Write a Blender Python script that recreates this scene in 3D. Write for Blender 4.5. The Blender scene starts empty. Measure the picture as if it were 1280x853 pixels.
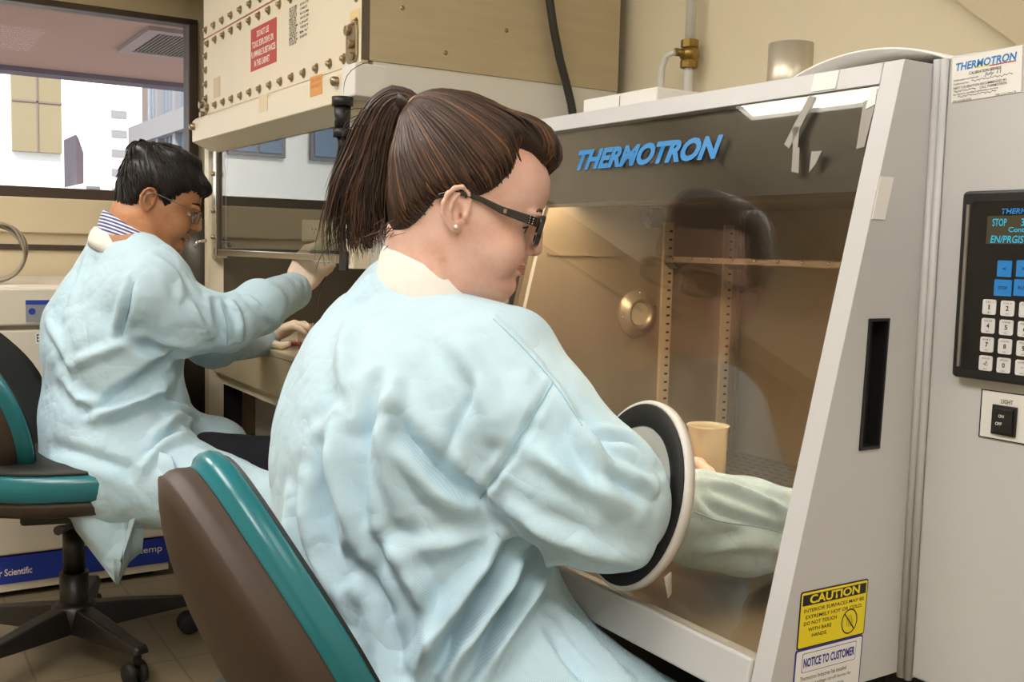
import bpy, bmesh, math, random
import numpy as np
from mathutils import Vector, Matrix
random.seed(7); RNG = np.random.default_rng(7)
SC = bpy.context.scene
COL = SC.collection
PI = math.pi

# ------------------------------------------------------------------ camera
_f=1290.; _a=math.radians(32.2); _p=math.radians(5.14); _r=math.radians(1.43); CH=1.0
_F=np.array([math.sin(_a)*math.cos(_p),math.cos(_a)*math.cos(_p),-math.sin(_p)])
_R0=np.array([math.cos(_a),-math.sin(_a),0.]); _U0=np.cross(_R0,_F)
_R=_R0*math.cos(_r)+_U0*math.sin(_r); _U=_U0*math.cos(_r)-_R0*math.sin(_r)
CC=np.array([0,0,CH])
cam=bpy.data.cameras.new('camera'); cam.sensor_width=36.; cam.lens=36.*_f/1280.; cam.clip_start=.02; cam.clip_end=200
co=bpy.data.objects.new('camera',cam); COL.objects.link(co)
co.matrix_world=Matrix(((_R[0],_U[0],-_F[0],0),(_R[1],_U[1],-_F[1],0),(_R[2],_U[2],-_F[2],CH),(0,0,0,1)))
SC.camera=co
def ray(x,y): return _F+_R*(x-640)/_f+_U*(426.5-y)/_f
def zd(x,y,d): return CC+ray(x,y)*d
def onX(x,y,v): d=ray(x,y); return CC+d*(v/d[0])
def onY(x,y,v): d=ray(x,y); return CC+d*(v/d[1])
def onZ(x,y,v): d=ray(x,y); return CC+d*((v-CH)/d[2])
def pj(P):
    q=np.asarray(P,float)-CC; z=q@_F
    return np.stack([640+_f*(q@_R)/z,426.5-_f*(q@_U)/z,z],-1)

# ------------------------------------------------------------------ materials
def lin(c):
    if isinstance(c,str):
        c=c.lstrip('#'); c=[int(c[i:i+2],16)/255 for i in (0,2,4)]
    return tuple(((x/12.92) if x<=.04045 else ((x+.055)/1.055)**2.4) for x in c)+(1,)
class NT:
    def __init__(s,name):
        s.m=bpy.data.materials.new(name); s.m.use_nodes=True; s.t=s.m.node_tree; s.n=s.t.nodes; s.l=s.t.links
        s.b=s.n['Principled BSDF']; s.out=s.n['Material Output']
    def new(s,t,**k):
        n=s.n.new(t)
        for a,v in k.items(): setattr(n,a,v)
        return n
    def link(s,a,b): s.l.new(a,b)
    def math(s,op,a,b=None,c=None):
        n=s.new('ShaderNodeMath',operation=op)
        for i,v in enumerate((a,b,c)):
            if v is None: continue
            if isinstance(v,(int,float)): n.inputs[i].default_value=v
            else: s.link(v,n.inputs[i])
        return n.outputs[0]
    def obj(s,scale=(1,1,1)):
        c=s.new('ShaderNodeTexCoord'); m=s.new('ShaderNodeMapping'); m.inputs['Scale'].default_value=scale
        s.link(c.outputs['Object'],m.inputs['Vector']); return m.outputs[0]
    def noise(s,scale,detail=3,vec=None,rough=.5):
        n=s.new('ShaderNodeTexNoise'); n.inputs['Scale'].default_value=scale; n.inputs['Detail'].default_value=detail; n.inputs['Roughness'].default_value=rough
        s.link(vec if vec is not None else s.obj(),n.inputs['Vector']); return n.outputs['Fac']
    def ramp(s,fac,stops):
        r=s.new('ShaderNodeValToRGB'); e=r.color_ramp.elements
        while len(e)<len(stops): e.new(.5)
        for i,(p,c) in enumerate(stops): e[i].position=p; e[i].color=lin(c)
        s.link(fac,r.inputs[0]); return r.outputs[0]
    def mix(s,fac,a,b):
        m=s.new('ShaderNodeMix',data_type='RGBA')
        for i,v in ((0,fac),(6,a),(7,b)):
            if isinstance(v,(int,float)): m.inputs[i].default_value=v
            elif isinstance(v,(tuple,list)): m.inputs[i].default_value=v
            else: s.link(v,m.inputs[i])
        return m.outputs[2]
    def bump(s,h,strength=.2,dist=.001):
        b=s.new('ShaderNodeBump'); b.inputs['Strength'].default_value=strength; b.inputs['Distance'].default_value=dist
        s.link(h,b.inputs['Height']); s.link(b.outputs[0],s.b.inputs['Normal']); return b
def pmat(name,col,rough=.5,metal=0.,var=.06,vs=6.,bump=0.,bs=60.,spec=.5,coat=0.,aniso=None,sss=0.):
    t=NT(name); c=lin(col)
    if var>0:
        n=t.noise(vs,4, t.obj(aniso) if aniso else None)
        f=t.math('MULTIPLY_ADD',n,2*var,1-var)
        mm=t.new('ShaderNodeMix',data_type='RGBA',blend_type='MULTIPLY'); mm.inputs[0].default_value=1.; mm.inputs[6].default_value=c
        t.link(f,mm.inputs[7]); t.link(mm.outputs[2],t.b.inputs['Base Color'])
    else: t.b.inputs['Base Color'].default_value=c
    t.b.inputs['Roughness'].default_value=rough; t.b.inputs['Metallic'].default_value=metal
    t.b.inputs['Specular IOR Level'].default_value=spec; t.b.inputs['Coat Weight'].default_value=coat
    if sss: t.b.inputs['Subsurface Weight'].default_value=sss; t.b.inputs['Subsurface Radius'].default_value=(.02,.008,.005); t.b.inputs['Subsurface Scale'].default_value=.4
    if bump: t.bump(t.noise(bs,3),bump)
    return t.m
def glassmat(name,tint='#ffffff',ior=1.5,rough=.0,haze=0.):
    t=NT(name); lw=t.new('ShaderNodeLayerWeight'); lw.inputs[0].default_value=.5; F0=((ior-1)/(ior+1))**2
    fac=t.math('MULTIPLY_ADD',t.math('POWER',lw.outputs['Facing'],5.),1-F0,F0)
    tr=t.new('ShaderNodeBsdfTransparent'); tr.inputs[0].default_value=lin(tint)
    gl=t.new('ShaderNodeBsdfGlossy'); gl.inputs['Roughness'].default_value=rough
    mx=t.new('ShaderNodeMixShader'); t.link(fac,mx.inputs[0]); t.link(tr.outputs[0],mx.inputs[1]); t.link(gl.outputs[0],mx.inputs[2])
    o=mx.outputs[0]
    if haze:
        d=t.new('ShaderNodeBsdfDiffuse'); m2=t.new('ShaderNodeMixShader'); m2.inputs[0].default_value=haze
        t.link(o,m2.inputs[1]); t.link(d.outputs[0],m2.inputs[2]); o=m2.outputs[0]
    t.link(o,t.out.inputs[0]); return t.m
def emit(name,col,s):
    t=NT(name); e=t.new('ShaderNodeEmission'); e.inputs[0].default_value=lin(col); e.inputs[1].default_value=s; t.link(e.outputs[0],t.out.inputs[0]); return t.m

# ------------------------------------------------------------------ objects
def wloc(o):
    v=Vector((0,0,0))
    while o is not None: v=v+o.location; o=o.parent
    return v
def tag(o,label=None,cat=None,group=None,kind=None):
    if label: o['label']=label
    if cat: o['category']=cat
    if group: o['group']=group
    if kind: o['kind']=kind
    return o
def thing(name,label,cat,loc,group=None):
    o=bpy.data.objects.new(name,None); COL.objects.link(o); o.location=loc; o.empty_display_size=.05
    return tag(o,label,cat,group)
def link_mesh(name,me,mats,parent=None,origin=None,smooth=None):
    off=wloc(parent) if parent is not None else Vector(origin if origin is not None else (0,0,0))
    if off.length>0: me.transform(Matrix.Translation(-off))
    me.update()
    o=bpy.data.objects.new(name,me); COL.objects.link(o)
    if parent is not None: o.parent=parent
    else: o.location=off
    if not isinstance(mats,(list,tuple)): mats=[mats]
    for m in mats: me.materials.append(m)
    if smooth: me.shade_smooth()
    return o
def frame(o,x,y):
    x=Vector(x).normalized(); y=Vector(y).normalized(); z=x.cross(y)
    return Matrix(((x.x,y.x,z.x,o[0]),(x.y,y.y,z.y,o[1]),(x.z,y.z,z.z,o[2]),(0,0,0,1)))
class MB:
    def __init__(s,M=None): s.bm=bmesh.new(); s.M=M or Matrix.Identity(4); s.mi=0
    def v(s,p): return s.bm.verts.new(s.M@Vector(p))
    def f(s,vs,smooth=False):
        try: f=s.bm.faces.new(vs)
        except ValueError: return None
        f.smooth=smooth; f.material_index=s.mi; return f
    def box(s,lo,hi):
        x0,y0,z0=lo; x1,y1,z1=hi
        V=[s.v(p) for p in ((x0,y0,z0),(x1,y0,z0),(x1,y1,z0),(x0,y1,z0),(x0,y0,z1),(x1,y0,z1),(x1,y1,z1),(x0,y1,z1))]
        for q in ((3,2,1,0),(4,5,6,7),(0,1,5,4),(1,2,6,5),(2,3,7,6),(3,0,4,7)): s.f([V[i] for i in q])
        return s
    def prism(s,poly,z0,z1,smooth=False):          # polygon in local xy extruded along local z
        A=[s.v((x,y,z0)) for x,y in poly]; B=[s.v((x,y,z1)) for x,y in poly]; n=len(poly)
        s.f(A[::-1]); s.f(B)
        for i in range(n): s.f([A[i],A[(i+1)%n],B[(i+1)%n],B[i]],smooth)
        return s
    def rbox(s,cx,cy,w,h,r,z0,z1,n=5):
        return s.prism(rpoly(cx,cy,w,h,r,n),z0,z1)
    def quad(s,pts): s.f([s.v(p) for p in pts]); return s
    def cyl(s,p0,p1,r0,r1=None,n=20,caps=True,smooth=True):
        r1=r0 if r1 is None else r1
        p0=Vector(p0); p1=Vector(p1); d=(p1-p0).normalized(); u=d.orthogonal().normalized(); w=d.cross(u)
        A=[];B=[]
        for i in range(n):
            a=2*PI*i/n; e=u*math.cos(a)+w*math.sin(a); A.append(s.v(p0+e*r0)); B.append(s.v(p1+e*r1))
        for i in range(n): s.f([A[i],A[(i+1)%n],B[(i+1)%n],B[i]],smooth)
        if caps: s.f(A[::-1]); s.f(B)
        return s
    def lathe(s,prof,n=32,o=(0,0,0),ax=(0,0,1),smooth=True,closed=False):   # prof: (r, h) along ax from o
        o=Vector(o); d=Vector(ax).normalized(); u=d.orthogonal().normalized(); w=d.cross(u); rings=[]
        for r,h in prof:
            if r<1e-6: rings.append([s.v(o+d*h)])
            else: rings.append([s.v(o+d*h+(u*math.cos(2*PI*i/n)+w*math.sin(2*PI*i/n))*r) for i in range(n)])
        seq=list(zip(rings[:-1],rings[1:]))
        if closed: seq.append((rings[-1],rings[0]))
        for a,b in seq:
            for i in range(n):
                j=(i+1)%n
                if len(a)==1 and len(b)==1: continue
                if len(a)==1: s.f([a[0],b[j],b[i]],smooth)
                elif len(b)==1: s.f([a[i],a[j],b[0]],smooth)
                else: s.f([a[i],a[j],b[j],b[i]],smooth)
        return s
    def tube(s,pts,r,n=10,caps=True,flat=None):
        pts=[Vector(p) for p in pts]; N=len(pts); rr=r if hasattr(r,'__len__') else [r]*N
        u=None; rings=[]
        for i,p in enumerate(pts):
            d=(pts[min(i+1,N-1)]-pts[max(i-1,0)]).normalized()
            if u is None: u=d.orthogonal().normalized() if flat is None else (Vector(flat)-d*d.dot(Vector(flat))).normalized()
            else: u=(u-d*d.dot(u)).normalized()
            w=d.cross(u)
            rings.append([s.v(p+(u*math.cos(2*PI*k/n)+w*math.sin(2*PI*k/n))*rr[i]) for k in range(n)])
        for a,b in zip(rings[:-1],rings[1:]):
            for k in range(n): s.f([a[k],a[(k+1)%n],b[(k+1)%n],b[k]],True)
        if caps: s.f(rings[0][::-1]); s.f(rings[-1])
        return s
    def sphere(s,c,r,nu=12,nv=8):
        if not hasattr(r,'__len__'): r=(r,r,r)
        c=Vector(c); rings=[]
        for j in range(nv+1):
            t=PI*j/nv; rings.append([s.v(c+Vector((r[0]*math.sin(t)*math.cos(2*PI*i/nu),r[1]*math.sin(t)*math.sin(2*PI*i/nu),r[2]*math.cos(t)))) for i in range(nu if 0<j<nv else 1)])
        for a,b in zip(rings[:-1],rings[1:]):
            for i in range(nu):
                j=(i+1)%nu
                if len(a)==1: s.f([a[0],b[i],b[j]],True)
                elif len(b)==1: s.f([a[i],b[0],a[j]],True)
                else: s.f([a[i],b[i],b[j],a[j]],True)
        return s
    def build(s,name,mats,parent=None,origin=None,bevel=0,seg=2):
        bmesh.ops.recalc_face_normals(s.bm,faces=s.bm.faces)
        me=bpy.data.meshes.new(name); s.bm.to_mesh(me); s.bm.free()
        o=link_mesh(name,me,mats,parent,origin)
        if bevel:
            b=o.modifiers.new('bevel','BEVEL'); b.width=bevel; b.segments=seg; b.limit_method='ANGLE'; b.angle_limit=math.radians(40); b.harden_normals=False
        return o
def rpoly(cx,cy,w,h,r,n=5):
    P=[]
    for (sx,sy,a0) in ((1,1,0),(-1,1,90),(-1,-1,180),(1,-1,270)):
        for k in range(n+1):
            a=math.radians(a0+90*k/n); P.append((cx+sx*(w/2-r)+r*math.cos(a),cy+sy*(h/2-r)+r*math.sin(a)))
    return P
def text_into(bmo,s,size,M,align='LEFT',xs=1.,shear=0.,bold=0.,ext=.0004,mi=0,space=1.):
    cu=bpy.data.curves.new('t','FONT'); cu.body=s; cu.size=size; cu.align_x=align; cu.align_y='CENTER'; cu.shear=shear; cu.offset=bold*size; cu.extrude=ext; cu.resolution_u=3; cu.space_character=space
    ob=bpy.data.objects.new('t',cu); COL.objects.link(ob)
    dg=bpy.context.evaluated_depsgraph_get(); me=bpy.data.meshes.new_from_object(ob.evaluated_get(dg))
    me.transform(M@Matrix.Diagonal((xs,1,1,1)))
    n0=len(bmo.bm.faces); bmo.bm.from_mesh(me); bmo.bm.faces.ensure_lookup_table()
    for f in bmo.bm.faces[n0:]: f.material_index=mi
    bpy.data.objects.remove(ob); bpy.data.curves.remove(cu); bpy.data.meshes.remove(me)
def text(name,s,size,M,mat,parent,label=None,**k):
    b=MB(); text_into(b,s,size,M,**k)
    me=bpy.data.meshes.new(name); b.bm.to_mesh(me); b.bm.free()
    o=link_mesh(name,me,mat,parent)
    if label: o['label']=label
    return o
def T(x,y,z=0): return Matrix.Translation((x,y,z))
def smin(a,b,k): 
    h=np.clip(.5+.5*(b-a)/k,0,1); return b*(1-h)+a*h-k*h*(1-h)
LP=15.; WORLD=3.2; SUN=6.; EXPO=.12; LAMP=42.; HFILL=12.
# ------------------------------------------------------------------ text fitted into a box of a plane
def fit_text(b,s,M,x0,x1,y0,y1,mi=0,bold=0.,shear=0.,ext=.0003,z=0.):
    cu=bpy.data.curves.new('t','FONT'); cu.body=s; cu.size=1; cu.align_x='LEFT'; cu.shear=shear; cu.offset=bold; cu.extrude=0; cu.resolution_u=3
    ob=bpy.data.objects.new('t',cu); COL.objects.link(ob)
    dg=bpy.context.evaluated_depsgraph_get(); me=bpy.data.meshes.new_from_object(ob.evaluated_get(dg))
    c=np.array([v.co[:] for v in me.vertices]); a=c.min(0); e=c.max(0)
    sx=(x1-x0)/(e[0]-a[0]); sy=(y1-y0)/(e[1]-a[1])
    me.transform(M@Matrix.Translation((x0,y0,z))@Matrix.Diagonal((sx,sy,1,1))@Matrix.Translation((-a[0],-a[1],0)))
    n0=len(b.bm.faces); b.bm.from_mesh(me); b.bm.faces.ensure_lookup_table()
    for f in b.bm.faces[n0:]: f.material_index=mi
    bpy.data.objects.remove(ob); bpy.data.curves.remove(cu); bpy.data.meshes.remove(me)
def tmesh(b,name,mats,parent,label=None):
    me=bpy.data.meshes.new(name); b.bm.to_mesh(me); b.bm.free()
    o=link_mesh(name,me,mats,parent)
    if label: o['label']=label
    return o

# ------------------------------------------------------------------ material set
M={}
M['wall']=pmat('wall_paint','#ece1c4',.75,var=.03,vs=2,bump=.05,bs=200)
M['wall2']=pmat('beige_panel','#d9c9a8',.55,var=.03)
M['ceil']=pmat('ceiling_tile','#d9d4c8',.9,var=.05)
M['floor']=pmat('vinyl_floor','#a8997c',.42,var=.14,vs=5)
M['white']=pmat('white_enamel','#c6c5c5',.38,var=.03,vs=3,bump=.03,bs=400)
M['white2']=pmat('white_plastic','#e4e2dc',.4,var=.02)
M['cream']=pmat('cream_enamel','#e3d8c0',.45,var=.04)
M['steel']=pmat('dull_steel','#c2b495',.5,.2,var=.12,vs=5,aniso=(1,1,9))
M['steel_in']=pmat('chamber_steel','#ad9c83',.38,.6,var=.08,vs=4,aniso=(9,9,.6))
M['steel_dk']=pmat('dark_steel','#6f675a',.4,.6,var=.15,vs=5)
M['chrome']=pmat('bright_metal','#c9c6c0',.2,1.,var=.05)
M['brushed']=pmat('brushed_steel','#c9bfab',.36,.55,var=.1,vs=8,aniso=(12,12,.5))
M['standard']=pmat('pale_standard','#d8c6a4',.4,.2,var=.05)
M['bolt']=pmat('bolt_metal','#a8977a',.35,.9,var=.1,vs=40)
M['brass']=pmat('brass','#9a7f45',.35,.9,var=.1,vs=30)
M['black']=pmat('black_plastic','#1c1b1c',.45,var=.05)
M['rubber']=pmat('black_rubber','#141313',.65,var=.1,vs=60,bump=.1,bs=500)
M['band']=pmat('dark_header','#1d1917',.35,var=.08,vs=10)
M['blue']=pmat('logo_blue','#1b83c9',.4,var=0)
M['bluekey']=pmat('key_blue','#2280cf',.4,var=0)
M['keyw']=pmat('key_white','#d8d6d6',.45,var=0)
M['ink']=pmat('black_ink','#1b1a20',.6,var=0)
M['inkblue']=pmat('blue_ink','#2b2f96',.6,var=0)
M['inkw']=pmat('white_ink','#efe9dc',.6,var=0)
M['yellow']=pmat('yellow_decal','#efd91a',.45,var=.02)
M['paper']=pmat('white_paper','#eceae6',.6,var=.02)
M['red']=pmat('red_decal','#b8392f',.5,var=.08,vs=8)
M['orange']=pmat('orange_tag','#d99a4e',.6,var=.06)
M['tape']=pmat('grey_tape','#8b857c',.45,.3,var=.15,vs=60)
M['glass']=glassmat('chamber_glass','#f4f1ea',1.78,.0,.006)
M['sash']=glassmat('sash_glass','#dadcda',1.95,.0)
M['pane']=glassmat('window_glass','#f6f7f7',1.15,.0)
M['rim']=pmat('port_rim_white','#dcd9d4',.5,var=.05,vs=20)
M['cuff']=pmat('port_cuff','#cfcbc4',.6,var=.06,vs=12)
M['lcd']=emit('lcd_glow','#6b6147',.5)
M['lcdtxt']=emit('lcd_text','#38c0e0',.9)
M['fridge']=pmat('appliance_white','#dcd3c2',.5,var=.03)
M['navy']=pmat('navy_band','#1f3aa0',.5,var=.03)
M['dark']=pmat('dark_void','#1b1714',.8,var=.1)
M['conc']=pmat('soffit_concrete','#856555',.9,var=.08,vs=2)
M['bld']=pmat('cream_building','#f3efe4',.9,var=.03,vs=.5)
M['bldtan']=pmat('tan_cladding','#8d8064',.9,var=.06,vs=1.)
M['bldpink']=pmat('pinkish_stone','#7d6a64',.9,var=.05,vs=1)
M['bldgrey']=pmat('grey_stone','#827d7e',.9,var=.04,vs=1)
M['bldpurple']=pmat('mauve_tower','#4f4247',.9,var=.1,vs=3)
M['frame']=pmat('window_frame_dark','#4a3d33',.5,.2,var=.06)
M['bldglass']=pmat('office_glass','#6c8094',.12,.0,var=.25,vs=.7,spec=1.)
M['grille']=pmat('soffit_grille','#5a4e42',.8,var=.15,vs=20)
M['cord']=pmat('cord_black','#2c2a28',.5,var=.05)
# perforated steel: rows of dark slots
def slotmat(name,base,hole,px,py,wx,wy,stag=True,metal=.6):
    t=NT(name); c=t.new('ShaderNodeTexCoord'); s=t.new('ShaderNodeSeparateXYZ'); t.link(c.outputs['Object'],s.inputs[0])
    iy=t.math('DIVIDE',s.outputs[0],px); ix=t.math('DIVIDE',s.outputs[1],py)
    row=t.math('FLOOR',iy); fx=t.math('FRACT',t.math('ADD',ix,t.math('MULTIPLY',row,.5 if stag else 0))); fy=t.math('FRACT',iy)
    a=t.math('MULTIPLY',t.math('LESS_THAN',fx,wy),t.math('LESS_THAN',fy,wx))
    t.link(t.mix(a,lin(base),lin(hole)),t.b.inputs['Base Color']); t.b.inputs['Metallic'].default_value=metal; t.b.inputs['Roughness'].default_value=.4
    return t.m
M['tray']=slotmat('perforated_tray','#8c7b66','#241d18',.024,.022,.18,.5)
# floor tiles
def floormat():
    t=NT('vinyl_tile_floor'); v=t.obj(); b=t.new('ShaderNodeTexBrick'); b.offset=0; b.inputs['Scale'].default_value=1.; b.inputs['Mortar Size'].default_value=.003
    b.inputs['Brick Width'].default_value=.305; b.inputs['Row Height'].default_value=.305
    b.inputs['Color1'].default_value=lin('#786b54'); b.inputs['Color2'].default_value=lin('#7f7159'); b.inputs['Mortar'].default_value=lin('#5f5441'); t.link(v,b.inputs['Vector'])
    n=t.noise(14,5); c=t.mix(t.math('MULTIPLY',n,.35),b.outputs[0],lin('#5b503d')); t.link(c,t.b.inputs['Base Color']); t.b.inputs['Roughness'].default_value=.38
    return t.m
M['floor']=floormat()

# ------------------------------------------------------------------ room shell
def struct(b,name,mat,**k):
    o=b.build(name,mat,**k); o['kind']='structure'; return o
XW=1.80; YW=4.0; XL=-2.6; YB=-2.2; ZC=2.55
struct(MB().box((XL-.1,YB-.1,-.1),(XW+.1,YW+.12,0)),'floor',M['floor'])
struct(MB().box((XL-.1,YB-.1,ZC),(XW+.1,YW+.12,ZC+.1)),'ceiling',M['ceil'])
struct(MB().box((XW,YB-.1,0),(XW+.1,YW+.12,ZC)),'wall_right',M['wall'])
struct(MB().box((XL-.1,YB-.1,0),(XL,YW+.12,ZC)),'wall_left',M['wall'])
struct(MB().box((XL,YB-.1,0),(XW,YB,ZC)),'wall_rear',M['wall'])
wx1=onY(246,110,YW)[0]; wx0=-1.9; wz0=onY(80,246,YW)[2]; wz1=onY(140,15,YW)[2]
b=MB(); b.box((XL,YW,0),(XW,YW+.1,wz0)).box((XL,YW,wz1),(XW,YW+.1,ZC)).box((XL,YW,wz0),(wx0,YW+.1,wz1)).box((wx1,YW,wz0),(XW,YW+.1,wz1))
struct(b,'wall_far',M['wall2'])
w=thing('window_1',None,None,((wx0+wx1)/2,YW,wz0)); w['kind']='structure'
b=MB(); t=.035
for x in (wx0,-.7,wx1-t): b.box((x,YW-.02,wz0),(x+t,YW+.06,wz1))
b.box((wx0,YW-.02,wz0-.01),(wx1,YW+.06,wz0+.03)).box((wx0,YW-.02,wz1-.012),(wx1,YW+.06,wz1+.01))
o=b.build('window_frame',M['frame'],w,bevel=.004); o['kind']='structure'
o=MB().box((wx0+t,YW+.02,wz0+.03),(wx1-t,YW+.026,wz1-.012)).build('window_pane',M['pane'],w); o['kind']='structure'
o=MB().box((wx0,YW+.06,wz0-.03),(wx1,YW+.14,wz0+.022)).build('window_ledge',M['cream'],w); o['kind']='structure'
# bulkhead beams above the window
struct(MB().box((XL,YW-.30,wz1+.10),(1.02,YW-.001,ZC-.001)),'trim_1',M['cream'])

# ------------------------------------------------------------------ outdoors
zs=2.02
def sof(x,y): return onZ(x,y,zs)
yfar=sof(120,98)[1]
soff=thing('soffit','brownish concrete soffit overhanging outside the window','soffit',(0,YW+.3,zs))
MB().box((-6,YW+.101,zs),(7,yfar,zs+.25)).build('slab',M['conc'],soff)
MB().box((-6,yfar-.18,zs-.03),(7,yfar,zs-.0005)).build('fascia_strip',M['bldpurple'],soff)
q=[sof(*p) for p in ((146,61),(186,32),(262,42),(262,78))]
cx=np.mean([p[0] for p in q]); 
X0=q[0][0]; X1=X0+1.3; Y0=q[1][1]-.0; Y1=q[0][1]
b=MB(); ya,yb=min(Y0,Y1),max(Y0,Y1); 
b.box((X0,ya,zs-.02),(X1,ya+.07,zs-.0005)).box((X0,yb-.07,zs-.02),(X1,yb,zs-.0005)).box((X0,ya+.07,zs-.02),(X0+.06,yb-.07,zs-.0005)).box((X1-.06,ya+.07,zs-.02),(X1,yb-.07,zs-.0005))
vg=thing('soffit_vent','framed vent grille in the underside of the outdoor soffit','vent',((X0+X1)/2,(ya+yb)/2,zs-.03))
b.build('vent_frame',M['bldpink'],vg)
b=MB()
for i in range(60):
    x=X0+.062+i*(X1-X0-.13)/60; b.box((x,ya+.071,zs-.014),(x+.010,yb-.071,zs-.004))
b.box((X0+.061,ya+.071,zs-.004),(X1-.061,yb-.071,zs-.0006))
b.build('grille',M['grille'],vg)
# pale cream building straight across, long enough to be mirrored in the sash
YB1=21.
g=-6.
def facade(name,label,x0,x1,y0,y1,z0,z1,mat): 
    r=thing(name,label,'building',((x0+x1)/2,y0,g)); MB().box((x0,y0,z0),(x1,y1,z1)).build('wall',mat,r); return r
xr=onY(74,150,YB1)[0]
bd=facade('cream_building','cream building across the street with a tan blank panel',-14,xr+.02,YB1,YB1+8,g,14,M['bld'])
pa=onY(14,93,YB1-.15); pb=onY(75,190,YB1-.15); pz=onY(45,190,YB1-.15)[2]
b=MB().box((pa[0],YB1-.15,pz),(xr+.02,YB1-.001,12)); b.build('tan_panel',M['bldtan'],bd)
b=MB()
lz=onY(40,128,YB1-.15)[2]
b.box((pa[0],YB1-.17,lz),(xr+.03,YB1-.151,lz+.03)); xm=(pa[0]+xr)/2; b.box((xm,YB1-.17,pz),(xm+.03,YB1-.151,12)); b.build('panel_joint',M['bldpink'],bd)
for i in range(7):
    for k in range(2):
        x=-12.5+i*1.75; z=2.75+k*3.2
        fr=MB().box((x,YB1-.08,z),(x+1.2,YB1-.0005,z+1.7)).build('window',M['bldgrey'],bd)
        b=MB().box((x+.08,YB1-.1,z+.08),(x+.56,YB1-.0801,z+1.62)).box((x+.64,YB1-.1,z+.08),(x+1.12,YB1-.0801,z+1.62)); b.build('pane',M['bldglass'],fr)
# distant white building with striped floors, mauve slab, low roofs
def far(px0,px1,py0,Y): a=onY(px0,py0,Y); c=onY(px1,py0,Y); return a[0],c[0],a[2]
x0,x1,z1=far(136,160,100,60.)
r=facade('striped_office_block','distant white office block with stacked grey window bands',x0,x1,60,66,-25,z1+10,M['bld'])
for i in range(12): MB().box((x0+.1,59.9,z1-2-i*1.05),(x1-.1,59.999,z1-1.6-i*1.05)).build('window_band',M['bldgrey'],r)
x0,x1,z1=far(95,104,168,45.)
r=thing('mauve_tower','narrow mauve tower with a slanted top seen through window','building',((x0+x1)/2,45,-25))
b=MB(frame((x0,45,0),(1,0,0),(0,0,1))); w_=x1-x0; b.prism([(0,-25),(w_,-25),(w_,z1-.7),(w_*.35,z1-.15),(0,z1)],-3,0); b.build('wall',M['bldpurple'],r)
x0,x1,z1=far(106,136,229,40.)
r=facade('low_roof_block','low white rooftop block beside the mauve tower',x0,x1,40,46,-20,z1,M['bld'])
for (u0,u1,v0,v1) in ((.05,.5,.5,.1),(.62,1.1,.55,.3)): MB().box((x0+u0,39.9,z1-v0),(x0+u1,39.999,z1-v1)).build('window_band',M['bldgrey'],r)
# office building on the right: long facade facing the window obliquely
XO=4.2
def fo(x,y): return onX(x,y,XO)
ye=fo(160,150)[1]; ys=9.
r=thing('office_building','office building with pale ribbon spandrels and tall gridded windows','building',(XO+3,(ys+ye)/2,g))
MB().box((XO+.25,ys,g),(XO+8,ye,10)).build('wall',M['bldpink'],r)
za=fo(160,183)[2]; zb=fo(160,160)[2]
MB().box((XO,ys,za),(XO+.249,ye,zb)).build('spandrel',M['bldgrey'],r)
MB().box((XO,ys,zb+2.6),(XO+.249,ye,zb+3.4)).build('spandrel',M['bldgrey'],r)
MB().box((XO-.02,ye-.9,g),(XO+.249,ye,za-.0005)).build('corner_column',M['bldpink'],r)
n=9
for k in range(n):
    y0=ys+k*(ye-.9-ys)/n; y1=ys+(k+1)*(ye-.9-ys)/n
    for (z0,z1) in ((za-2.6,za-.002),(zb+.002,zb+2.598)):
        fr=MB().box((XO+.05,y0,z0),(XO+.249,y0+.16,z1)).build('mullion',M['bldgrey'],r)
        b=MB().box((XO+.15,y0+.16,z0),(XO+.249,y1,z1)); o=b.build('window',M['bldglass'],r)
        b=MB()
        for j in range(1,4): yy=y0+.16+j*(y1-y0-.16)/4; b.box((XO+.13,yy-.02,z0),(XO+.1499,yy+.02,z1))
        for j in range(1,4): zz=z0+j*(z1-z0)/4; b.box((XO+.128,y0+.16,zz-.02),(XO+.1298,y1,zz+.02))
        b.build('glazing_bar',M['bldgrey'],o)
MB().box((XO-.02,ys,g),(XO+.249,ye-.9005,za-2.61)).build('lower_wall',M['bldpink'],r)
gr=MB().box((-40,YW+1,g-.2),(40,90,g)).build('street_ground',M['bldgrey']); gr['kind']='structure'
# ================================================================== test chamber
XF,ZT,KS=.938,1.21,.239
Y0c,Y1c=.725,1.45; ZB=.529; XS=.99; XB=1.5
def sx(z): return XF-(ZT-z)*KS
Fs=frame((XF,0,ZT),(0,-1,0),(KS,0,1)); L=math.sqrt(1+KS*KS)
def sp(Y,z): return (-Y,(z-ZT)*L)
def sl(x,y,off=0.):          # pixel -> (Y,z) on the slanted front
    n=np.array([-1,0,KS]); d=ray(x,y); P0=np.array([XF,0,ZT])+off*n/np.linalg.norm(n); p=CC+d*(((P0-CC)@n)/(d@n)); return p[1],p[2]
ch=thing('environmental_test_chamber','white environmental test chamber with sloping glass front and control cabinet','test chamber',(1.2,1.0,0))
def srect(b,Y0,Y1,z0,z1,d0,d1):
    x0,y0=sp(Y1,z0); x1,y1=sp(Y0,z1); b.box((x0,y0,d0),(x1,y1,d1))
W=M['white']
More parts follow.
